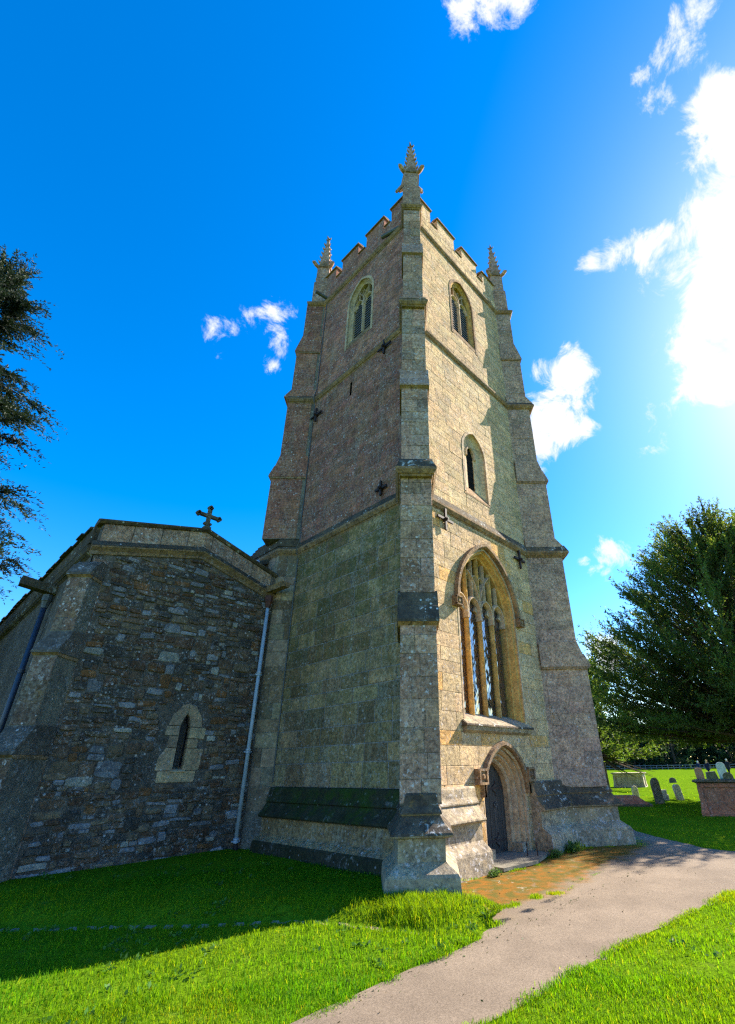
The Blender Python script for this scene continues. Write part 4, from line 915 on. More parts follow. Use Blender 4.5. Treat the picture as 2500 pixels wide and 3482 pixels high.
# downpipes, hoppers, spouts
def pipe(x, y, z0, z1, r, mat, zs, hop, label):
    m = MB(); m.tube([V(x, y, z0), V(x, y, z1)], r, 12); p = m.obj('downpipe', mat, aisle, True); p['label'] = label
    for z in zs: m = MB(); m.lathe((x, y, z), [(r + .002, -.05), (r + .016, -.045), (r + .016, -.015), (r + .006, -.01), (r + .006, .01), (r + .018, .015), (r + .018, .045), (r + .002, .05)], 12); m.box(x - .10, x + .10, y + .0, y + .03, z - .03, z + .0); m.obj('pipe_collar', mat, p)
    if hop: m = MB(); m.lathe((x, y, z1), [(r + .01, -.04), (.075, .02), (.095, .12), (.11, .14), (.11, .30), (.10, .31)], 8); m.obj('hopper_head', hop, p)
    return p
pp = pipe(-.59, AY - .12, .28, 5.90, .048, 'pipegrey', (4.05, 2.20, .34), 'hopper', 'pale grey downpipe beside the pier')
m = MB(); m.tube([V(-.59, AY - .12, .30), V(-.59, AY - .14, .18), V(-.59, AY - .26, .08)], .05, 10); m.obj('pipe_shoe', 'iron', pp)
m = MB(); m.prism([V(-.70, AY - .05, 6.30), V(-.50, AY - .05, 6.30), V(-.46, AY - .05, 6.44), V(-.74, AY - .05, 6.44)], (.18, -.62, .10)); m.obj('stone_spout', 'trim', aisle)
p2 = pipe(-5.05, 8.2, .2, 5.6, .06, 'pipeblue', (4.0, 2.0), 'lead', 'dark downpipe on the shaded side wall')
m = MB(); m.prism([V(AX0 - .02, 8.05, 5.92), V(AX0 - .02, 8.35, 5.92), V(AX0 - .02, 8.37, 6.12), V(AX0 - .02, 8.03, 6.12)], (-.78, -.1, .08)); m.obj('stone_spout', 'weather', aisle)
m = MB(); m.tube([V(-.80, AY + .45, 7.42), V(-.80, AY + .40, 7.30), V(-.75, AY + .34, 7.16), V(-.62, AY + .28, 7.04), V(-.60, AY + .26, 6.9)], .045, 10); m.obj('gutter_bend', 'pipegrey', aisle, True)
m = MB(); m.prism([V(-1.25, AY + .5, 7.18), V(-.35, AY + .5, 7.66), V(-.35, AY + .5, 7.50), V(-1.25, AY + .5, 7.06)], (0, 3, 0)); m.obj('nave_roof_edge', 'roof', aisle)

# ================================================================== churchyard
def headstone(name, label, x, y, w, h, t, mat, rz, tilt, top='round', group='gravestones in the grass'):
    """upright stone in its own coordinates"""
    o = thing(name, label, 'gravestone', (x, y, float(ground_z(x, y)) - .02), group, True, rz)
    pts = []
    if top == 'round':
        pts = [(-w / 2, -.15), (w / 2, -.15), (w / 2, h - w * .42)] + [(w / 2 * math.cos(a), h - w * .42 + w * .42 * math.sin(a)) for a in [math.pi * k / 10 for k in range(1, 10)]] + [(-w / 2, h - w * .42)]
    elif top == 'pointed': pts = [(-w / 2, -.15), (w / 2, -.15), (w / 2, h * .70), (w * .30, h * .90), (0, h), (-w * .30, h * .90), (-w / 2, h * .70)]
    elif top == 'rough': pts = [(-w / 2, -.15), (w * .48, -.15), (w * .52, h * .5), (w * .42, h * .93), (w * .1, h), (-w * .35, h * .96), (-w * .5, h * .85), (-w * .53, h * .4)]
    else: pts = [(-w * .62, -.15), (w * .62, -.15), (w * .40, h), (-w * .40, h)]
    m = MB(); R_ = Matrix.Rotation(tilt[0], 3, 'X') @ Matrix.Rotation(tilt[1], 3, 'Y')
    A_ = [R_ @ V(a, -t / 2, b2) for a, b2 in pts]; m.prism(A_, R_ @ V(0, t, 0)); s = m.obj('stone', mat, None); s.parent = o
    bm = bmesh.new(); bm.from_mesh(s.data); bmesh.ops.bevel(bm, geom=[e for e in bm.edges if e.calc_face_angle(0) > .6], offset=min(.018, t * .2), segments=1, affect='EDGES'); bm.to_mesh(s.data); bm.free()
    return o
def yaw_to_cam(x, y): return math.atan2(y - CAM.y, x - CAM.x) - math.pi / 2
headstone('gravestone', 'tall dark gravestone leaning, seen nearly edge-on in the lawn', 18.26, 1.93, .60, 1.08, .13, 'slab', yaw_to_cam(18.3, 1.9) + 1.05, (.0, -.16), 'round')
headstone('gravestone', 'small dark rounded gravestone far out in the bright grass', 41.49, 8.23, .62, .44, .12, 'slab', yaw_to_cam(41, 8) + .5, (0, 0), 'round')
headstone('gravestone', 'short thick mossy stone post leaning beside the red tomb', 20.98, 1.83, .30, .74, .24, 'tomb', yaw_to_cam(21, 1.8) + .5, (0, -.15), 'round')
headstone('gravestone', 'narrow grey stone standing behind the low ledger slab', 22.31, 4.48, .36, .58, .12, 'tomb', yaw_to_cam(22, 4.5) + .6, (0, -.05), 'pointed')
headstone('gravestone', 'tall pale gravestone with round top beside the grey-haired walker', 52.94, 6.65, .82, 1.55, .14, 'whitestone', yaw_to_cam(53, 6.6) + .3, (0, -.08), 'round')
headstone('gravestone', 'rough brown stone in front of the walker in blue', 51.17, 8.40, .72, 1.08, .2, 'redtomb', yaw_to_cam(51, 8.4) + .3, (0, -.08), 'rough')
headstone('gravestone', 'black stepped stone just above the red tomb lid', 40.77, 4.83, .82, .90, .4, 'slab', yaw_to_cam(41, 4.8) + .2, (0, -.1), 'trap')
headstone('gravestone', 'black round-topped stone at the edge beside the pale one', 40.94, 3.70, .75, .84, .13, 'slab', yaw_to_cam(41, 3.7) + .2, (0, -.1), 'round')
# chest tombs
def chest(name, label, x, y, L, W_, H, rz, mat, lid, group='chest tombs'):
    o = thing(name, label, 'chest tomb', (x, y, float(ground_z(x, y)) - .03), group, True, rz)
    def part(nm, mb, mt): q = mb.obj(nm, mt, None); q.parent = o; return q
    m = MB(); m.box(-L / 2 - .06, L / 2 + .06, -W_ / 2 - .06, W_ / 2 + .06, 0, .10); part('base', m, mat)
    m = MB(); m.box(-L / 2 + .05, L / 2 - .05, -W_ / 2 + .05, W_ / 2 - .05, .10, H - .22); body = part('body', m, mat)
    for sx in (-1, 1):
        for sy in (-1, 1):   # corner pilasters with flared feet
            cx_, cy_ = sx * (L / 2 - .06), sy * (W_ / 2 - .06); m = MB(); vs = []
            for hw, z in ((.13, .10), (.10, .22), (.075, .45), (.085, .62), (.075, .64), (.08, H - .22)): vs.append((hw, z))
            for (h0, z0), (h1, z1) in zip(vs[:-1], vs[1:]):
                z1 = min(z1, H - .22); z0 = min(z0, H - .22)
                m.add([(cx_ + a * h0, cy_ + b2 * h0, z0) for a, b2 in ((-1, -1), (1, -1), (1, 1), (-1, 1))] + [(cx_ + a * h1, cy_ + b2 * h1, z1) for a, b2 in ((-1, -1), (1, -1), (1, 1), (-1, 1))], [(0, 1, 5, 4), (1, 2, 6, 5), (2, 3, 7, 6), (3, 0, 4, 7)])
            part('pilaster', m, mat)
    for sy in (-1, 1):   # raised oval panels on the long sides
        for k in ((-.5, 0, .5) if L > 1.7 else (0,)):
            m = MB(); a_, b2 = (.30 if k == 0 else .17), (H - .42) * .42; cz_ = .14 + (H - .36) / 2
            ring = [(L * .5 * k * 1.25 + a_ * math.cos(t), sy * (W_ / 2 - .05), cz_ + b2 * math.sin(t)) for t in [math.pi * 2 * i / 20 for i in range(20)]]
            m.prism([Vector(r) for r in ring], (0, sy * .025, 0)); p_ = part('panel', m, mat)
    m = MB(); m.box(-L / 2 - .01, L / 2 + .01, -W_ / 2 - .01, W_ / 2 + .01, H - .22, H - .10); part('frieze', m, mat)
    m = MB(); prof = [(.02, H - .10), (.06, H - .075), (.10, H - .06), (.12, H - .05), (.12, H), (.09, H + .01)]
    P = [Vector((-L / 2, -W_ / 2)), Vector((L / 2, -W_ / 2)), Vector((L / 2, W_ / 2)), Vector((-L / 2, W_ / 2))]; v, f = sweep(P, prof); k = len(prof); f.append(tuple(i * k + k - 1 for i in range(4))); f.append(tuple(i * k for i in range(4)))
    q = mkobj('lid', v, f, lid, None); q.parent = o
    return o
chest('chest_tomb', 'large pink sandstone chest tomb with moulded lid at the picture edge', 14.35, -1.98, 2.1, 1.0, 1.14, yaw_to_cam(14, -1.5) - .12, 'redtomb', 'slab')
chest('chest_tomb', 'pale grey chest tomb with flared corners out in the sun', 33.4, 8.9, 2.15, 1.0, 1.02, yaw_to_cam(33, 9) - .20, 'tomb', 'tomb')
# ledger slab with hipped top
lg = thing('ledger_stone', 'low dark coped ledger slab lying behind the tower foot', 'grave slab', (16.6, 3.1, 0), None, True, yaw_to_cam(16.6, 3.0) + .1)
m = MB(); m.box(-1.25, 1.25, -.55, .55, -.05, .10); q = m.obj('base', 'slab', None); q.parent = lg
m = MB(); b4 = [(-1.15, -.48, .10), (1.15, -.48, .10), (1.15, .48, .10), (-1.15, .48, .10)]; t4 = [(-.85, -.20, .42), (.70, -.20, .42), (.70, .20, .42), (-.85, .20, .42)]
m.add(b4 + t4, [(0, 1, 5, 4), (1, 2, 6, 5), (2, 3, 7, 6), (3, 0, 4, 7), (4, 5, 6, 7)]); q = m.obj('coped_top', 'redtomb', None); q.parent = lg
ks = thing('kerb_stone', 'small stepped stone block between the leaning stones', 'grave kerb', (20.75, 2.55, 0), None, True, .3)
m = MB(); m.box(-.45, .45, -.25, .25, -.05, .24); q = m.obj('lower_step', 'tomb', None); q.parent = ks
m = MB(); m.box(-.35, .15, -.2, .2, .24, .46); q = m.obj('upper_step', 'tomb', None); q.parent = ks
# boot scrapers by the door
for x, y, l in ((3.10, -.46, 'thin iron boot scraper post further from the door'), (2.97, -.30, 'thin iron boot scraper post close to the door jamb')):
    o = thing('boot_scraper', l, 'boot scraper', (x, y, 0), 'boot scraper posts by the door', True)
    m = MB(); m.lathe((0, 0, 0), [(.022, -.05), (.018, .02), (.012, .06), (.012, .24), (.02, .26), (.022, .28), (.01, .31)], 8); q = m.obj('post', 'iron', None); q.parent = o

# ------------------------------------------------------------------ people
def person(label, x, y, rz, h, top, legs, hair, longhair=False, stride=.18, arms=.10, coat=True):
    o = thing('person', label, 'person', (x, y, float(ground_z(x, y))), 'people walking across the churchyard', True, rz); k = h / 1.74
    J = {'pelvis': (0, 0, .92), 'belly': (0, .0, 1.08), 'chest': (0, .01, 1.28), 'neckb': (0, .0, 1.43), 'neck': (0, .02, 1.50), 'head': (0, .04, 1.60), 'crown': (0, .03, 1.70), 'nose': (0, .115, 1.595)}
    R_ = {'pelvis': .15, 'belly': .135, 'chest': .15, 'neckb': .075, 'neck': .055, 'head': .088, 'crown': .062, 'nose': .016}
    E = [('pelvis', 'belly'), ('belly', 'chest'), ('chest', 'neckb'), ('neckb', 'neck'), ('neck', 'head'), ('head', 'crown'), ('head', 'nose')]
    for s, f in ((-1, 1), (1, -1)):
        t = 'L' if s < 0 else 'R'
        J.update({t + 'hip': (s * .09, 0, .86), t + 'knee': (s * .095, f * stride * .55 + .03, .48), t + 'ank': (s * .095, f * stride - .02, .09), t + 'toe': (s * .10, f * stride + .15, .035), t + 'sh': (s * .18, 0, 1.40), t + 'el': (s * .235, -f * arms * .5 - .03, 1.13), t + 'wr': (s * .22, -f * arms + .03, .90), t + 'ha': (s * .21, -f * arms + .06, .80), t + 'th': (s * .185, -f * arms + .09, .845)})
        R_.update({t + 'hip': .095, t + 'knee': .058, t + 'ank': .04, t + 'toe': .035, t + 'sh': .062, t + 'el': .045, t + 'wr': .03, t + 'ha': .024, t + 'th': .012})
        E += [('pelvis', t + 'hip'), (t + 'hip', t + 'knee'), (t + 'knee', t + 'ank'), (t + 'ank', t + 'toe'), ('neckb', t + 'sh'), (t + 'sh', t + 'el'), (t + 'el', t + 'wr'), (t + 'wr', t + 'ha'), (t + 'wr', t + 'th')]
    names = list(J); me = bpy.data.meshes.new('body'); me.from_pydata([tuple(c_ * k for c_ in J[q]) for q in names], [(names.index(a), names.index(b2)) for a, b2 in E], [])
    body = bpy.data.objects.new('body', me); COL.objects.link(body); body.parent = o
    sk = body.modifiers.new('skin', 'SKIN'); body.modifiers.new('sub', 'SUBSURF').levels = 1; body.modifiers['sub'].render_levels = 2
    for i, q in enumerate(names): v = me.skin_vertices[0].data[i]; v.radius = (R_[q] * k * (1.15 if q in ('chest', 'pelvis', 'belly') else 1), R_[q] * k * (.78 if q in ('chest', 'pelvis', 'belly') else 1)); v.use_root = q == 'pelvis'
    dg = bpy.context.evaluated_depsgraph_get(); me2 = bpy.data.meshes.new_from_object(body.evaluated_get(dg)); body.modifiers.clear(); body.data = me2; me2.materials.clear()
    for mt in (legs, top, 'skin', 'shoe'): me2.materials.append(MT[mt])
    for p in me2.polygons:
        z = p.center.z / k; p.material_index = 3 if z < .09 else 0 if z < .90 and abs(p.center.x) < .19 * k else 1 if (z < 1.46 and not (z < .90 and abs(p.center.x) > .17 * k)) else 2; p.use_smooth = True
    if coat:
        m = MB(); prof = [(.235, .66), (.215, .85), (.185, 1.02), (.19, 1.22), (.185, 1.36), (.10, 1.45)]; vs = []; fs = []
        for r, z in prof:
            for i in range(12): a = 2 * math.pi * i / 12; vs.append((r * math.cos(a) * k, r * .72 * math.sin(a) * k, z * k))
        for j in range(len(prof) - 1):
            for i in range(12): fs.append((j * 12 + i, j * 12 + (i + 1) % 12, (j + 1) * 12 + (i + 1) % 12, (j + 1) * 12 + i))
        q = m.add(vs, fs).obj('coat', top, None, True); q.parent = o
    m = MB(); hp = [(.0, 1.745), (.06, 1.735), (.098, 1.69), (.108, 1.62), (.10, 1.55)] + ([(.10, 1.42), (.085, 1.28), (.03, 1.22)] if longhair else [(.07, 1.51)]); vs = []; fs = []
    for r, z in hp:
        for i in range(12): a = 2 * math.pi * i / 12; yy = r * math.sin(a); yy = min(yy, .045 if z < 1.66 else yy); vs.append((r * math.cos(a) * k, (yy + .01 - (.05 if z < 1.5 else 0)) * k, z * k))
    for j in range(len(hp) - 1):
        for i in range(12): fs.append((j * 12 + i, j * 12 + (i + 1) % 12, (j + 1) * 12 + (i + 1) % 12, (j + 1) * 12 + i))
    q = m.add(vs, fs).obj('hair', hair, None, True); q.parent = o
    return o
person('person with long fair hair in a navy coat and black leggings walking away', 60.05, 9.67, -1.9, 1.74, 'coat', 'legs', 'blond', True)
person('person with white hair in a dark jacket behind the tall pale gravestone', 61.0, 7.75, 1.2, 1.78, 'darkcloth', 'legs', 'whitehair', False, .12)
person('person in a blue jacket half hidden behind the rough brown stone', 61.4, 10.95, -1.7, 1.66, 'jacket', 'legs', 'whitehair', False, .12, coat=False)

# ------------------------------------------------------------------ trees
def spray_quads(base, dirs, length, nleaf, ll, lw, spread=.8, droop=0.0, rng=RNG):
    """base (n,3), dirs (n,3) unit, length (n,). Leaves along each twig -> (n*nleaf,4,3)"""
    n = len(base); s = rng.uniform(.05, 1, (n, nleaf)); P = base[:, None] + dirs[:, None] * (length[:, None] * s)[..., None]
    P[..., 2] -= droop * (s ** 2) * length[:, None]
    side = rng.normal(size=(n, nleaf, 3)); D = dirs[:, None] * .7 + side * spread * .6; D /= np.linalg.norm(D, axis=-1, keepdims=True)
    W_ = np.cross(D, rng.normal(size=D.shape)); W_ /= np.linalg.norm(W_, axis=-1, keepdims=True) + 1e-9
    L = ll * rng.uniform(.6, 1.3, (n, nleaf, 1)); Wd = lw * rng.uniform(.7, 1.3, (n, nleaf, 1))
    q = np.stack([P, P + D * L * .5 + W_ * Wd * .5, P + D * L, P + D * L * .5 - W_ * Wd * .5], axis=2)
    return q.reshape(-1, 4, 3)
def conifer(name, label, x, y, H, rad, mat, nl, ntw, nleaf, ll, lw, up=(35, 60), zmin=1.6, twig=(.5, 1.1), droop=0.0, trunk=.5, group=None, upw=.45, azr=None, tip=1.0, zcut=0.0, r0=.25, rv=(.80, 1.06)):
    o = thing(name, label, 'tree', (x, y, 0), group, True); T = np.array([0, 0, 0.])
    m = MB(); m.tube([V(0, 0, -.3), V(.05, 0, H * .2), V(-.05, .05, H * .55), V(0, 0, H * .93)], [trunk, trunk * .8, trunk * .45, .04], 10)
    q = m.obj('trunk', 'bark', None, True); q.parent = o
    tb = []; td = []; tl = []; tn = []; lim = MB()
    for i in range(nl):
        zt = zmin + (H - zmin) * (i + rt(0, 1)) / nl; az = rt(*azr) if azr else rt(0, 2 * math.pi); r = rad(zt) * rt(*rv)
        a = math.radians(rt(*up)); z0 = max(.5, zcut + .3, zt - r * math.tan(a)); z0 = min(z0, H * .9)
        p0 = np.array([0, 0, z0]); p1 = np.array([r * math.cos(az), r * math.sin(az), zt]); mid = (p0 + p1) / 2 + np.array([0, 0, -.03 * r * (1 if up[0] > 0 else -1.8)])
        bez = lambda s: (1 - s) ** 2 * p0 + 2 * s * (1 - s) * mid + s * s * p1
        lim.tube([Vector(bez(s)) for s in (0, .35, .7, 1.0)], [.02 + .012 * r, .016 + .008 * r, .03, .008], 5, caps=False)
        k = int(ntw * (.35 + .65 * r / 7)) if r > 1 else max(4, ntw // 3)
        ss = r0 + (1 - r0) * RNG.uniform(0, 1, k) ** .8
        Pq = np.array([bez(s) for s in ss]); tang = (p1 - mid); tang /= np.linalg.norm(tang)
        dd = tang * .75 + RNG.normal(size=(k, 3)) * .42; dd[:, 2] += upw * .6; dd /= np.linalg.norm(dd, axis=1, keepdims=True)
        # end of the limb: a plume along its own direction
        tb.append(Pq); td.append(dd); tl.append(RNG.uniform(*twig, k)); kk = rt(.55, 1.5); tn.append(np.full(k, kk) * (.8 + .45 * ss))
        e = 5; tb.append(np.array([bez(s) for s in np.linspace(.8, 1, e)])); dd = tang + RNG.normal(size=(e, 3)) * .12; dd[:, 2] += upw * .3; td.append(dd / np.linalg.norm(dd, axis=1, keepdims=True)); tl.append(RNG.uniform(.8, 1.3, e) * tip); tn.append(np.full(e, kk * 1.25))
    q = lim.obj('branches', 'bark', None); q.parent = o
    tb, td, tl, tn = np.concatenate(tb), np.concatenate(td), np.concatenate(tl), np.concatenate(tn)
    Q = spray_quads(tb, td, tl, nleaf, ll, lw, .8, droop); t = np.repeat(tn, nleaf)[:, None] * RNG.uniform(.7, 1.3, (len(Q), 1)) * np.array([[1, 1, 1]]) * (1 + RNG.normal(size=(len(Q), 3)) * np.array([[.12, .06, .10]]))
    kp = Q[:, :, 2].min(1) > zcut + .25 * np.sin(Q[:, 0, 0] * 1.3) * np.cos(Q[:, 0, 1] * 1.1); Q, t = Q[kp], t[kp]
    q = npquads('crown', Q, mat, np.clip(t, .1, 3)); q.parent = o
    return o
def yr(z):
    if z < 3: return 7.0
    if z < 7.0: return 7.1 + .3 * math.sin(z)
    return max(.6, 7.1 - (z - 7.0) * .88)
conifer('yew_tree', 'huge dark yew tree with upswept branches at the right edge', 20.2, -2.7, 13.2, yr, 'yew', 420, 40, 26, .15, .05, (28, 58), 2.8, (.5, 1.2), 0, .75, 'trees of the churchyard', .5, zcut=2.25)
def y2(z): return 3.4 * math.sin(min(1, max(.05, (8.8 - z) / 7.5)) * math.pi / 2) + .3
conifer('yew_tree', 'sunlit yellow-green tree behind, between tower and dark yew', 30.2, 9.6, 8.8, y2, 'yewlight', 110, 26, 22, .20, .08, (20, 50), .6, (.5, 1.0), 0, .4, 'trees of the churchyard', .4, zcut=1.9)
def cr_(z): return max(.35, min(3.0 + max(0, 13 - z) * .17, (22.8 - z) * .40)) * (.84 + .24 * math.sin(z * 2.3))
conifer('cypress_tree', 'dark conifer with drooping feathery sprays at the left edge', -9.35, 16.2, 22.6, cr_, 'cyp', 230, 62, 28, .14, .042, (-4, 14), 2.0, (.35, .85), .35, .5, 'trees of the churchyard', .0, tip=1.3, rv=(.55, 1.25))
# far boundary: hedge mass, fence and a row of trees
hb = []
for k in range(17000):
    s = rt(0, 1); x, y = 125 + 18 * s + rt(-2, 2), 62 - 95 * s; z = rt(0, 1) ** .8 * (10.5 + 2.0 * math.sin(s * 23) + 1.5 * math.sin(s * 51)); hb.append((x, y, z))
hb = np.array(hb); dd = RNG.normal(size=hb.shape); dd /= np.linalg.norm(dd, axis=1, keepdims=True)
Q = spray_quads(hb, dd, RNG.uniform(.4, 1.2, len(hb)), 6, .75, .5, 1.0); hq = npquads('far_hedge', Q, 'hedge', np.repeat(RNG.uniform(.6, 1.5, (len(hb), 1)), 6, 0) * np.ones((1, 3)))
tag(hq, 'dark belt of hedge and trees closing the far side of the churchyard', 'hedge', None, 'stuff')
for i, (x, y, H) in enumerate(((112, 52, 11), (120, 40, 13), (118, 30, 10), (124, 20, 12), (122, 8, 13), (118, -4, 11))):
    lb = ['far tree nearest the tower beyond the lawn', 'second far tree from the tower beyond the lawn', 'third far tree from the tower beyond the lawn', 'fourth far tree from the tower, behind the walkers', 'fifth far tree from the tower, right of the walkers', 'far tree furthest right beyond the lawn'][i]
    conifer('broad_tree', lb, x, y, H, lambda z, H=H: max(.8, H * .42 * math.sin(min(1, max(.1, (H - z) / (H * .8))) * math.pi / 2)), 'hedge', 40, 16, 10, .55, .34, (15, 50), 1.0, (.8, 1.6), 0, .35, 'trees along the far boundary', .3)
fo = thing('boundary_fence', 'pale fence along the far edge of the lawn', 'fence', (105, 28, 0))
for k in range(40):
    y = 46 - k * 1.15; m = MB(); m.box(108 - .03, 108 + .03, y - .05, y + .05, -.05, 1.0 + rt(-.2, .1)); m.obj('fence_post', 'fencewhite', fo)
for z in (.35, .8): m = MB(); m.box(108.04, 108.09, 0.5, 46.3, z, z + .12); m.obj('fence_rail', 'fencewhite', fo)

# ------------------------------------------------------------------ grass
FOOT = [(-.0, 0), (0, 4.8), (-.4, 5.2), (-4.9, 5.2), (-5.6, 4.6), (-5.3, 30), (12, 30), (WX + 1.1, WY), (WX + .2, .5), (WX + 1.2, -.9), (WX + .7, -1.3), (WX - .3, -.2), (.4, -.2), (-.6, -1.35), (-1.35, -.62), (-.3, .25)]
def scatter(n, rmin, rmax, a0, a1, power=1.0):
    r = (rmin ** power + RNG.uniform(0, 1, n) * (rmax ** power - rmin ** power)) ** (1 / power); a = RNG.uniform(a0, a1, n)
    return CAM.x + r * np.cos(a), CAM.y + r * np.sin(a), r
def vnoise(x, y, s, seed=0):
    return (np.sin(x * s * 1.3 + 1.7 + seed) * np.cos(y * s * 1.1 - .6 + seed * 2) + np.sin((x + y) * s * .83 + seed * 3.1) * .6 + np.sin((x - .7 * y) * s * 2.1 + seed) * .4) / 2
def edge_dist(x, y, poly):
    best = np.full(x.shape, 1e9)
    for i in range(len(poly)):
        a = poly[i]; c = poly[(i + 1) % len(poly)]
        if max(abs(a[0]), abs(a[1])) > 13: continue
        dx, dy = c[0] - a[0], c[1] - a[1]; L2 = dx * dx + dy * dy + 1e-9; t = np.clip(((x - a[0]) * dx + (y - a[1]) * dy) / L2, 0, 1); best = np.minimum(best, np.hypot(x - a[0] - t * dx, y - a[1] - t * dy))
    return best
def blades(x, y, r, hmul, wmul):
    keep = ~in_poly(x, y, PATHPOLY) & ~in_poly(x, y, FOOT); d = dist_tr(x, y); keep &= ~((np.abs(d + .015) < .065) & (x > -6) & (x < -1.7) & (RNG.uniform(0, 1, len(x)) < .85))
    thin = vnoise(x, y, 3.7, 7) + vnoise(x, y, 1.4, 4) * .8; keep &= RNG.uniform(0, 1, len(x)) < np.clip(1.05 + .75 * thin, .25, 1)
    x, y, r, d = x[keep], y[keep], r[keep], d[keep]; n = len(x); hm = hmul[keep] if hasattr(hmul, '__len__') else np.full(n, hmul); wm = wmul[keep] if hasattr(wmul, '__len__') else np.full(n, wmul)
    near = np.exp(-(np.hypot(x + 1.3, y + 1.25) / .95) ** 2); cl = vnoise(x, y, 2.6) * .5 + vnoise(x, y, 6.3, 2) * .5 + vnoise(x, y, 17, 5) * .35
    h = .040 * hm * (1 + .6 * cl) * RNG.uniform(.55, 1.35, n) * (1 + .9 * near); w = .0048 * wm * RNG.uniform(.7, 1.3, n)
    a = RNG.uniform(0, 2 * np.pi, n); lean = RNG.uniform(.1, .75, n) * h; la = a + RNG.normal(size=n) * .6 + np.pi / 2
    z = ground_z(x, y) - .004; sx, sy = np.cos(a) * w, np.sin(a) * w; B = np.stack([x, y, z], 1); side = np.stack([sx, sy, sx * 0], 1)
    mid = B + np.stack([np.cos(la) * lean * .35, np.sin(la) * lean * .35, h * .62], 1); tip = B + np.stack([np.cos(la) * lean, np.sin(la) * lean, h * RNG.uniform(.85, 1.05, n)], 1)
    q1 = np.stack([B - side * .5, B + side * .5, mid + side * .42, mid - side * .42], 1); q2 = np.stack([mid - side * .42, mid + side * .42, tip + side * .06, tip - side * .06], 1)
    yel = RNG.uniform(0, 1, n); big = vnoise(x, y, .9, 3); base = np.stack([.90 + .38 * big + .3 * (yel > .85), .95 + .10 * cl + .08 * big, .9 + .1 * cl], 1) * RNG.uniform(.6, 1.25, (n, 1)); dry = yel > .955; straw = (vnoise(x, y, 1.1, 9) > .45) & (yel > .55); base[straw] *= np.array([1.5, 1.05, 1.2]); base[dry] = np.array([2.3, 1.35, 3.2]) * RNG.uniform(.7, 1.1, (dry.sum(), 1))
    return np.concatenate([q1, q2]), np.concatenate([base, base])
A0, A1 = math.radians(-12), math.radians(112)
parts = []
for n, r0, r1, hm, wm, pw in ((230000, 2.2, 6.0, 1.0, 1.0, 1.6), (170000, 5.5, 11.0, 1.05, 1.4, 1.4), (60000, 10.5, 24.0, 1.1, 2.6, 1.3), (45000, 22, 75.0, 1.2, 7.0, 1.2)):
    x, y, r = scatter(n, r0, r1, A0, A1, pw); parts.append(blades(x, y, r, hm, wm))
# tufts creeping over the path edges and along the seam between path and moss apron
def line_tufts(pts, n, spread):
    P = np.array(pts); seg = np.linalg.norm(np.diff(P, axis=0), axis=1); cum = np.r_[0, np.cumsum(seg)]; t = RNG.uniform(0, cum[-1], n); clump = np.sin(t * 9.1) + np.sin(t * 4.3 + 1) + np.sin(t * 23) * .5; t = t[clump > -.3]
    i = np.clip(np.searchsorted(cum, t) - 1, 0, len(seg) - 1); f = ((t - cum[i]) / seg[i])[:, None]; q = P[i] * (1 - f) + P[i + 1] * f + RNG.normal(size=(len(t), 2)) * spread
    return q[:, 0], q[:, 1]
def free_blades(x, y, hm, wm):
    global PATHPOLY, FOOT
    sp, sf = PATHPOLY, FOOT; PATHPOLY = [(900, 900), (901, 900), (901, 901)]; FOOT = PATHPOLY
    res = blades(x, y, x, hm, wm); PATHPOLY, FOOT = sp, sf; return res
for pts, n, sp, hm in (([(-.9, -2.12), (-.72, -2.25), (-.04, -2.26), (.35, -2.22), (.75, -2.2)], 2600, .035, .9), ([(1.0, -2.18), (1.8, -2.0), (2.9, -1.97), (4, -2.0)], 500, .02, .4), (PL[3:15], 12000, .045, .8), (PR[14:28], 12000, .045, .8), ([(-.5, -1.55), (-.2, -.95), (.3, -.62), (1.3, -.6)], 260, .03, .9), ([(1.7, -.66), (2.4, -.78), (3.0, -.7)], 700, .04, .7), ([(3.3, -.55), (4.6, -.58), (5.6, -1.1), (6.4, -1.35)], 1400, .05, 1.0), ([(5.9, -1.45), (6.5, -1.25), (7.2, -.9)], 1500, .12, 1.1)):
    x, y = line_tufts(pts, n, sp); parts.append(free_blades(x, y, hm, 1.2))
# the long grass round the foot of the near buttress
x = RNG.normal(-1.35, .50, 9000); y = RNG.normal(-1.15, .42, 9000); parts.append(blades(x, y, x, 1.25, 1.1))
gq = npquads('grass', np.concatenate([p[0] for p in parts]), 'grass', np.concatenate([p[1] for p in parts]))
tag(gq, 'short green lawn grass with longer tufts at the buttress foot', 'grass', None, 'stuff')
# weeds by the foot of the right buttress
for x, y, s, l in ((4.4, -.62, 1.0, 'leafy weed at the foot of the wall right of the door'), (3.55, -.60, .7, 'small leafy weed beside the boot scrapers'), (1.30, -.62, .6, 'small weed at the plinth foot left of the doorstep')):
    o = thing('weed', l, 'weed', (x, y, .0), 'weeds at the tower foot', True); k = 60
    bs = RNG.normal(size=(k, 3)) * np.array([.12, .06, .02]) * s; bs[:, 2] = 0; dd = RNG.normal(size=(k, 3)) * .5; dd[:, 2] = 1; dd /= np.linalg.norm(dd, axis=1, keepdims=True)
    Q = spray_quads(bs, dd, RNG.uniform(.08, .22, k) * s, 6, .07 * s, .04 * s, 1.0); q = npquads('foliage', Q, 'plant', RNG.uniform(.7, 1.3, (len(Q), 1)) * np.ones((1, 3))); q.parent = o

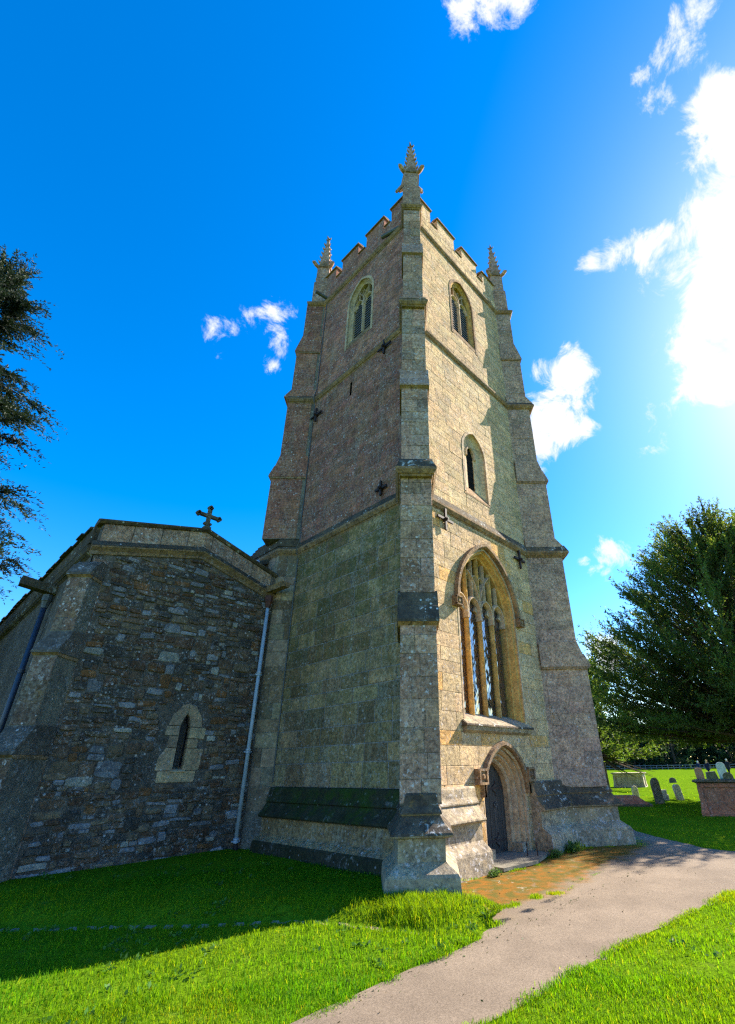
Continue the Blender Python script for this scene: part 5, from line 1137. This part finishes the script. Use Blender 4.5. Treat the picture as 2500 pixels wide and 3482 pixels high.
lx = RNG.uniform(-4.5, 6, 420); ly = np.where(RNG.uniform(0, 1, 420) < .6, -2.40 - np.abs(RNG.normal(size=420)) * .12, RNG.uniform(-4.1, -.9, 420)); ok = in_poly(lx, ly, PATHPOLY); lx, ly = lx[ok], ly[ok]; n = len(lx)
a = RNG.uniform(0, 6.28, n); L = RNG.uniform(.005, .016, n) * np.where(RNG.uniform(0, 1, n) < .06, 2.2, 1); Wd = L * RNG.uniform(.3, .7, n); c = np.stack([lx, ly, np.full(n, .012)], 1); u = np.stack([np.cos(a) * L, np.sin(a) * L, RNG.uniform(-.006, .010, n)], 1); w_ = np.stack([-np.sin(a) * Wd, np.cos(a) * Wd, RNG.uniform(-.004, .006, n)], 1)
tn = np.array([[1.4, .55, .9], [2.2, 1.0, 2.0], [.8, .35, .8], [1.0, .9, .8]])[RNG.integers(0, 4, n)] * RNG.uniform(.6, 1.2, (n, 1))
tag(npquads('leaf_litter', np.stack([c - u, c - w_, c + u, c + w_], 1), 'plant', tn), 'dead leaves and bits scattered over the path', 'leaf litter', None, 'stuff')
wx_, wy_, wr_ = scatter(900, 2.6, 12, A0, A1, 1.5); cl_ = vnoise(wx_, wy_, 1.3, 6) > .05; ok = cl_ & ~in_poly(wx_, wy_, PATHPOLY) & ~in_poly(wx_, wy_, FOOT); wx_, wy_ = wx_[ok], wy_[ok]
bs = np.stack([wx_, wy_, ground_z(wx_, wy_) + .01], 1); bs = np.repeat(bs, 7, 0) + RNG.normal(size=(len(bs) * 7, 3)) * np.array([.03, .03, 0]); dd = RNG.normal(size=bs.shape); dd[:, 2] = np.abs(dd[:, 2]) * .8 + .3; dd /= np.linalg.norm(dd, axis=1, keepdims=True)
Q = spray_quads(bs, dd, RNG.uniform(.01, .03, len(bs)), 1, .05, .032, .6)
tag(npquads('lawn_weeds', Q, 'plant', RNG.uniform(.7, 1.5, (len(Q), 1)) * np.array([[.9, 1.05, .8]])), 'flat broad-leaved weeds mixed into the lawn', 'weeds', None, 'stuff')
